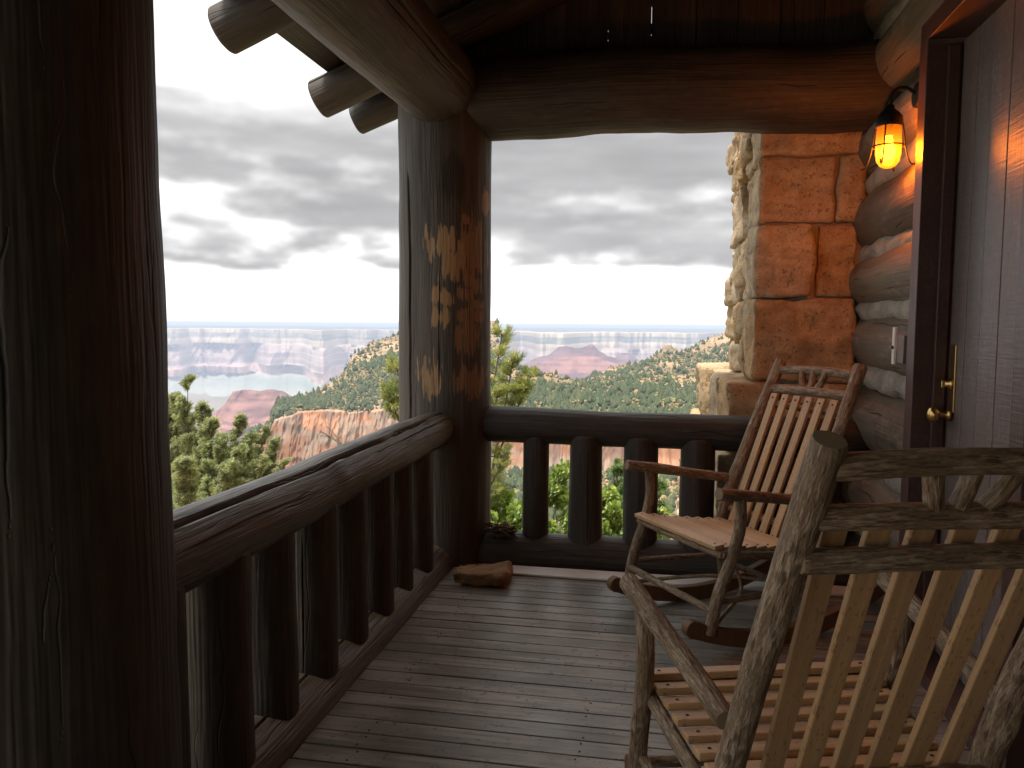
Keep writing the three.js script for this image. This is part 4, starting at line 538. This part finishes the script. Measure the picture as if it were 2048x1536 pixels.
// ------------------------------------------------------------------ trees and shrubs beside the porch
function bladesGeo(n, seed, len, wid, spread, leaf) { // a little spray of leaves or needles round +y
  const R = rng(seed), pos = [], idx = []; 
  for (let i = 0; i < n; i++) {
    const a = R() * 6.283, t = R(), up = mix(0.2, 1.3, R()) / spread, o = V(0, t * len * 1.6, 0), d = V(Math.cos(a), up, Math.sin(a)).normalize(), l = len * mix(0.6, 1.15, R()), sd = new THREE.Vector3().crossVectors(d, V(R() - 0.5, R() - 0.5, R() - 0.5)).normalize().multiplyScalar(wid * mix(0.7, 1.2, R()));
    const nrm = new THREE.Vector3().crossVectors(d, sd).normalize(), k = pos.length / 3, put = (s, w, h = 0) => { const p = o.clone().addScaledVector(d, s * l).addScaledVector(sd, w).addScaledVector(nrm, h * l); pos.push(p.x, p.y, p.z); };
    if (leaf) { put(0, 0); put(0.3, 0.7, 0.03); put(0.42, 0.42, 0.02); put(0.68, 1, -0.02); put(1, 0, -0.1); put(0.68, -1, -0.02); put(0.42, -0.42, 0.02); put(0.3, -0.7, 0.03); put(0.5, 0, 0.07); for (let q = 0; q < 8; q++) idx.push(k + 8, k + q, k + (q + 1) % 8); }
    else { put(0, 0); put(0.45, 0.5); put(1, 0); put(0.45, -0.5); idx.push(k, k + 1, k + 2, k, k + 2, k + 3); }
  }
  const g = new THREE.BufferGeometry(); g.setAttribute('position', new THREE.Float32BufferAttribute(pos, 3)); g.setIndex(idx); g.computeVertexNormals(); return g;
}
const twigMat = stdMat({ tint: [0.12, 0.09, 0.065], roughness: 0.95 });
function plant(name, label, category, base, leaders, o) {
  const { sprig, mat, tones, seed, branches = 40, per = 12, size = [0.8, 1.3], stem = 0.02, droop = 0.25, flatness = 1, rise = 0.45, loose = 0.10 } = o, R = rng(seed), g = thing(name, label, category, base.toArray()), wood = [], spots = [];
  for (const [top, spread, t0 = 0.12, bias] of leaders) {
    const tip = top.clone().sub(base), bow = V((R() - 0.5) * 0.25, 0, (R() - 0.5) * 0.25), c = new THREE.CatmullRomCurve3([V(0, 0, 0), tip.clone().multiplyScalar(0.35).add(bow), tip.clone().multiplyScalar(0.7).addScaledVector(bow, 0.6), tip]);
    const stg = new THREE.TubeGeometry(c, 14, stem, 6), pp = stg.attributes.position; for (let i = 0; i < pp.count; i++) { const t = Math.floor(i / 7) / 14, q = c.getPointAt(t), k = mix(1, 0.2, t); pp.setXYZ(i, q.x + (pp.getX(i) - q.x) * k, q.y + (pp.getY(i) - q.y) * k, q.z + (pp.getZ(i) - q.z) * k); } wood.push(stg);
    for (let b = 0; b < branches; b++) {
      const t = mix(t0, 1, Math.pow(R(), 0.8)), p = c.getPointAt(t), a = R() * 6.283, prof = Math.pow(1 - t, 0.85) + (o.tip ?? 0.10), d = V(Math.cos(a), rise + 0.5 * t + (R() - 0.5) * 0.5, Math.sin(a)); if (bias) d.addScaledVector(bias, 0.9); d.normalize();
      const L = spread * prof * mix(0.55, 1.15, R()), e = p.clone().addScaledVector(d, L), m = p.clone().addScaledVector(d, L * 0.5).add(V(0, -droop * L * 0.4, 0)), bc = new THREE.QuadraticBezierCurve3(p, m, e); wood.push(new THREE.TubeGeometry(bc, 4, stem * 0.16 + 0.0015, 4));
      for (let k = 0; k < per; k++) { const q = bc.getPoint(mix(0.3, 1.03, Math.pow(R(), 0.7))), j = loose * L + 0.018; spots.push([q.add(V((R() - 0.5) * j * 2, (R() - 0.5) * j * 1.4 * flatness, (R() - 0.5) * j * 2)), d.clone().add(V((R() - 0.5), 0.5 + (R() - 0.5), (R() - 0.5))).normalize(), R()]); }
    }
  }
  part('stems', mergeGeometries(wood), twigMat, g);
  const im = new THREE.InstancedMesh(sprig, mat, spots.length), col = new THREE.Color();
  spots.forEach(([p, d, r], i) => { QQ.setFromUnitVectors(UPV, d); const s = mix(size[0], size[1], R()); im.setMatrixAt(i, M4.compose(p, QQ, V(s, s, s))); const a = tones[Math.floor(r * tones.length)], k = mix(0.8, 1.2, R()); im.setColorAt(i, col.setRGB(a[0] * k, a[1] * k, a[2] * k)); });
  im.name = 'foliage'; im.castShadow = im.receiveShadow = true; g.add(im); tag(im, null, null, null, 'stuff'); return g;
}
const leafMat = leafTone(1, 1, 1), onGround = (px, dist) => { const p = at(px, 900, dist); p.y = groundY(p.x, p.z) - 0.05; return p; };
const scale_ = bladesGeo(26, 3, 0.038, 0.007, 1.1), needle = bladesGeo(34, 5, 0.042, 0.0035, 0.8), oak = bladesGeo(6, 7, 0.055, 0.017, 0.9, true);
const junTones = [[0.34, 0.39, 0.15], [0.41, 0.44, 0.17], [0.24, 0.29, 0.12], [0.46, 0.48, 0.19], [0.36, 0.36, 0.19]];
plant('juniper_bush', 'feathery olive green juniper below the long railing', 'bush', onGround(415, 7.2), [[at(376, 764, 7.2), 0.42, 0.25], [at(352, 800, 7.3), 0.4, 0.25], [at(330, 800, 7.4), 0.5, 0.3], [at(404, 812, 7.1), 0.36, 0.25], [at(425, 850, 6.9), 0.46, 0.25], [at(445, 880, 6.7), 0.4, 0.25], [at(505, 872, 6.8), 0.34, 0.25], [at(482, 842, 7.0), 0.34, 0.25], [at(535, 866, 7.1), 0.36, 0.25], [at(570, 930, 6.8), 0.36, 0.25], [at(592, 965, 6.6), 0.34, 0.2], [at(555, 890, 7.0), 0.34, 0.25], [at(525, 920, 6.5), 0.42, 0.2], [at(480, 905, 6.5), 0.42, 0.2], [at(455, 930, 6.4), 0.5, 0.2], [at(370, 930, 6.3), 0.5, 0.2]], { sprig: scale_, mat: leafMat, tones: junTones, seed: 5, branches: 70, per: 24, stem: 0.014, rise: 1.0, droop: -0.1, loose: 0.06, size: [0.45, 0.9], tip: 0.06 });
const pinTones = [[0.34, 0.39, 0.10], [0.44, 0.46, 0.11], [0.22, 0.29, 0.08], [0.52, 0.50, 0.12], [0.18, 0.24, 0.08]];
plant('pinyon_tree', 'young yellow green pinyon pine behind the corner post', 'tree', onGround(900, 6.4), [[at(1004, 668, 6.3), 0.26, 0.55], [at(1026, 722, 6.2), 0.20, 0.6], [at(1062, 752, 6.2), 0.17, 0.72], [at(1000, 778, 6.1), 0.24, 0.6], [at(905, 690, 6.4), 0.4, 0.4], [at(790, 728, 6.4), 0.2, 0.72], [at(776, 782, 6.4), 0.15, 0.8], [at(1012, 905, 6.1), 0.26, 0.6], [at(1005, 985, 6.2), 0.25, 0.5]], { sprig: needle, mat: leafMat, tones: pinTones, seed: 9, branches: 20, per: 9, stem: 0.02, size: [0.7, 1.25], rise: 0.1, loose: 0.07, flatness: 0.5 });
const oakTones = [[0.27, 0.38, 0.05], [0.34, 0.44, 0.06], [0.19, 0.30, 0.05], [0.40, 0.44, 0.08], [0.23, 0.34, 0.05], [0.30, 0.41, 0.06], [0.21, 0.32, 0.05]];
plant('oak_shrub', 'bright yellow green leafy shrub beyond the end railing next to the corner post', 'shrub', onGround(1010, 6.3), [[at(1000, 1010, 6.2), 0.3, 0.3], [at(1040, 1030, 6.0), 0.28, 0.3], [at(960, 1040, 6.0), 0.3, 0.3]], { sprig: oak, mat: leafMat, tones: oakTones, seed: 12, branches: 26, per: 8, stem: 0.008 });
plant('oak_shrub', 'bright lime leafy shrub with open stems beyond the middle of the end railing', 'shrub', onGround(1110, 6.6), [[at(1105, 985, 6.5), 0.2, 0.5], [at(1128, 955, 6.6), 0.14, 0.7], [at(1085, 1040, 6.3), 0.3, 0.3]], { sprig: oak, mat: leafMat, tones: oakTones, seed: 14, branches: 16, per: 7, stem: 0.008 });
plant('juniper_bush', 'deep green juniper beyond the end railing near the stone pillar', 'bush', onGround(1260, 7.4), [[at(1230, 930, 7.4), 0.34, 0.25], [at(1270, 945, 7.3), 0.36, 0.25], [at(1320, 975, 7.4), 0.34, 0.25], [at(1200, 990, 7.2), 0.3, 0.25]], { sprig: scale_, mat: leafMat, tones: [[0.17, 0.27, 0.06], [0.23, 0.33, 0.08], [0.28, 0.38, 0.08], [0.12, 0.19, 0.06]], seed: 18, branches: 52, per: 13, stem: 0.014, rise: 0.9, loose: 0.06, size: [0.6, 1.1] });
plant('oak_shrub', 'bright green leafy shrub in front of the deep green juniper', 'shrub', onGround(1215, 6.2), [[at(1212, 1005, 6.2), 0.26, 0.3], [at(1250, 1030, 6.0), 0.28, 0.3], [at(1310, 1040, 6.2), 0.28, 0.3]], { sprig: oak, mat: leafMat, tones: oakTones, seed: 21, branches: 24, per: 8, stem: 0.008 });
{ // bare dead branches showing over the long railing
  const g = thing('dead_branch', 'bare grey dead branches poking up past the long railing', 'branch', onGround(690, 7).toArray()), o = g.position, tw = [];
  const seg = (a, b, r) => tw.push(new THREE.TubeGeometry(new THREE.QuadraticBezierCurve3(a.clone().sub(o), a.clone().lerp(b, 0.5).add(V(0.01, 0.02, 0)).sub(o), b.clone().sub(o)), 6, r, 5));
  const q = (x, y) => at(x, y, 7), root = g.position.clone(); seg(root, q(688, 895), 0.012); seg(q(688, 895), q(640, 862), 0.006); seg(q(688, 895), q(672, 878), 0.005); seg(q(683, 888), q(652, 852), 0.004); seg(q(688, 895), q(694, 870), 0.005); seg(q(694, 870), q(704, 856), 0.003); seg(q(660, 876), q(640, 872), 0.003); seg(q(652, 852), q(648, 838), 0.0025);
  part('twigs', mergeGeometries(tw), stdMat({ tint: [0.2, 0.16, 0.12], roughness: 0.95 }), g);
}
renderer.render(scene, camera);
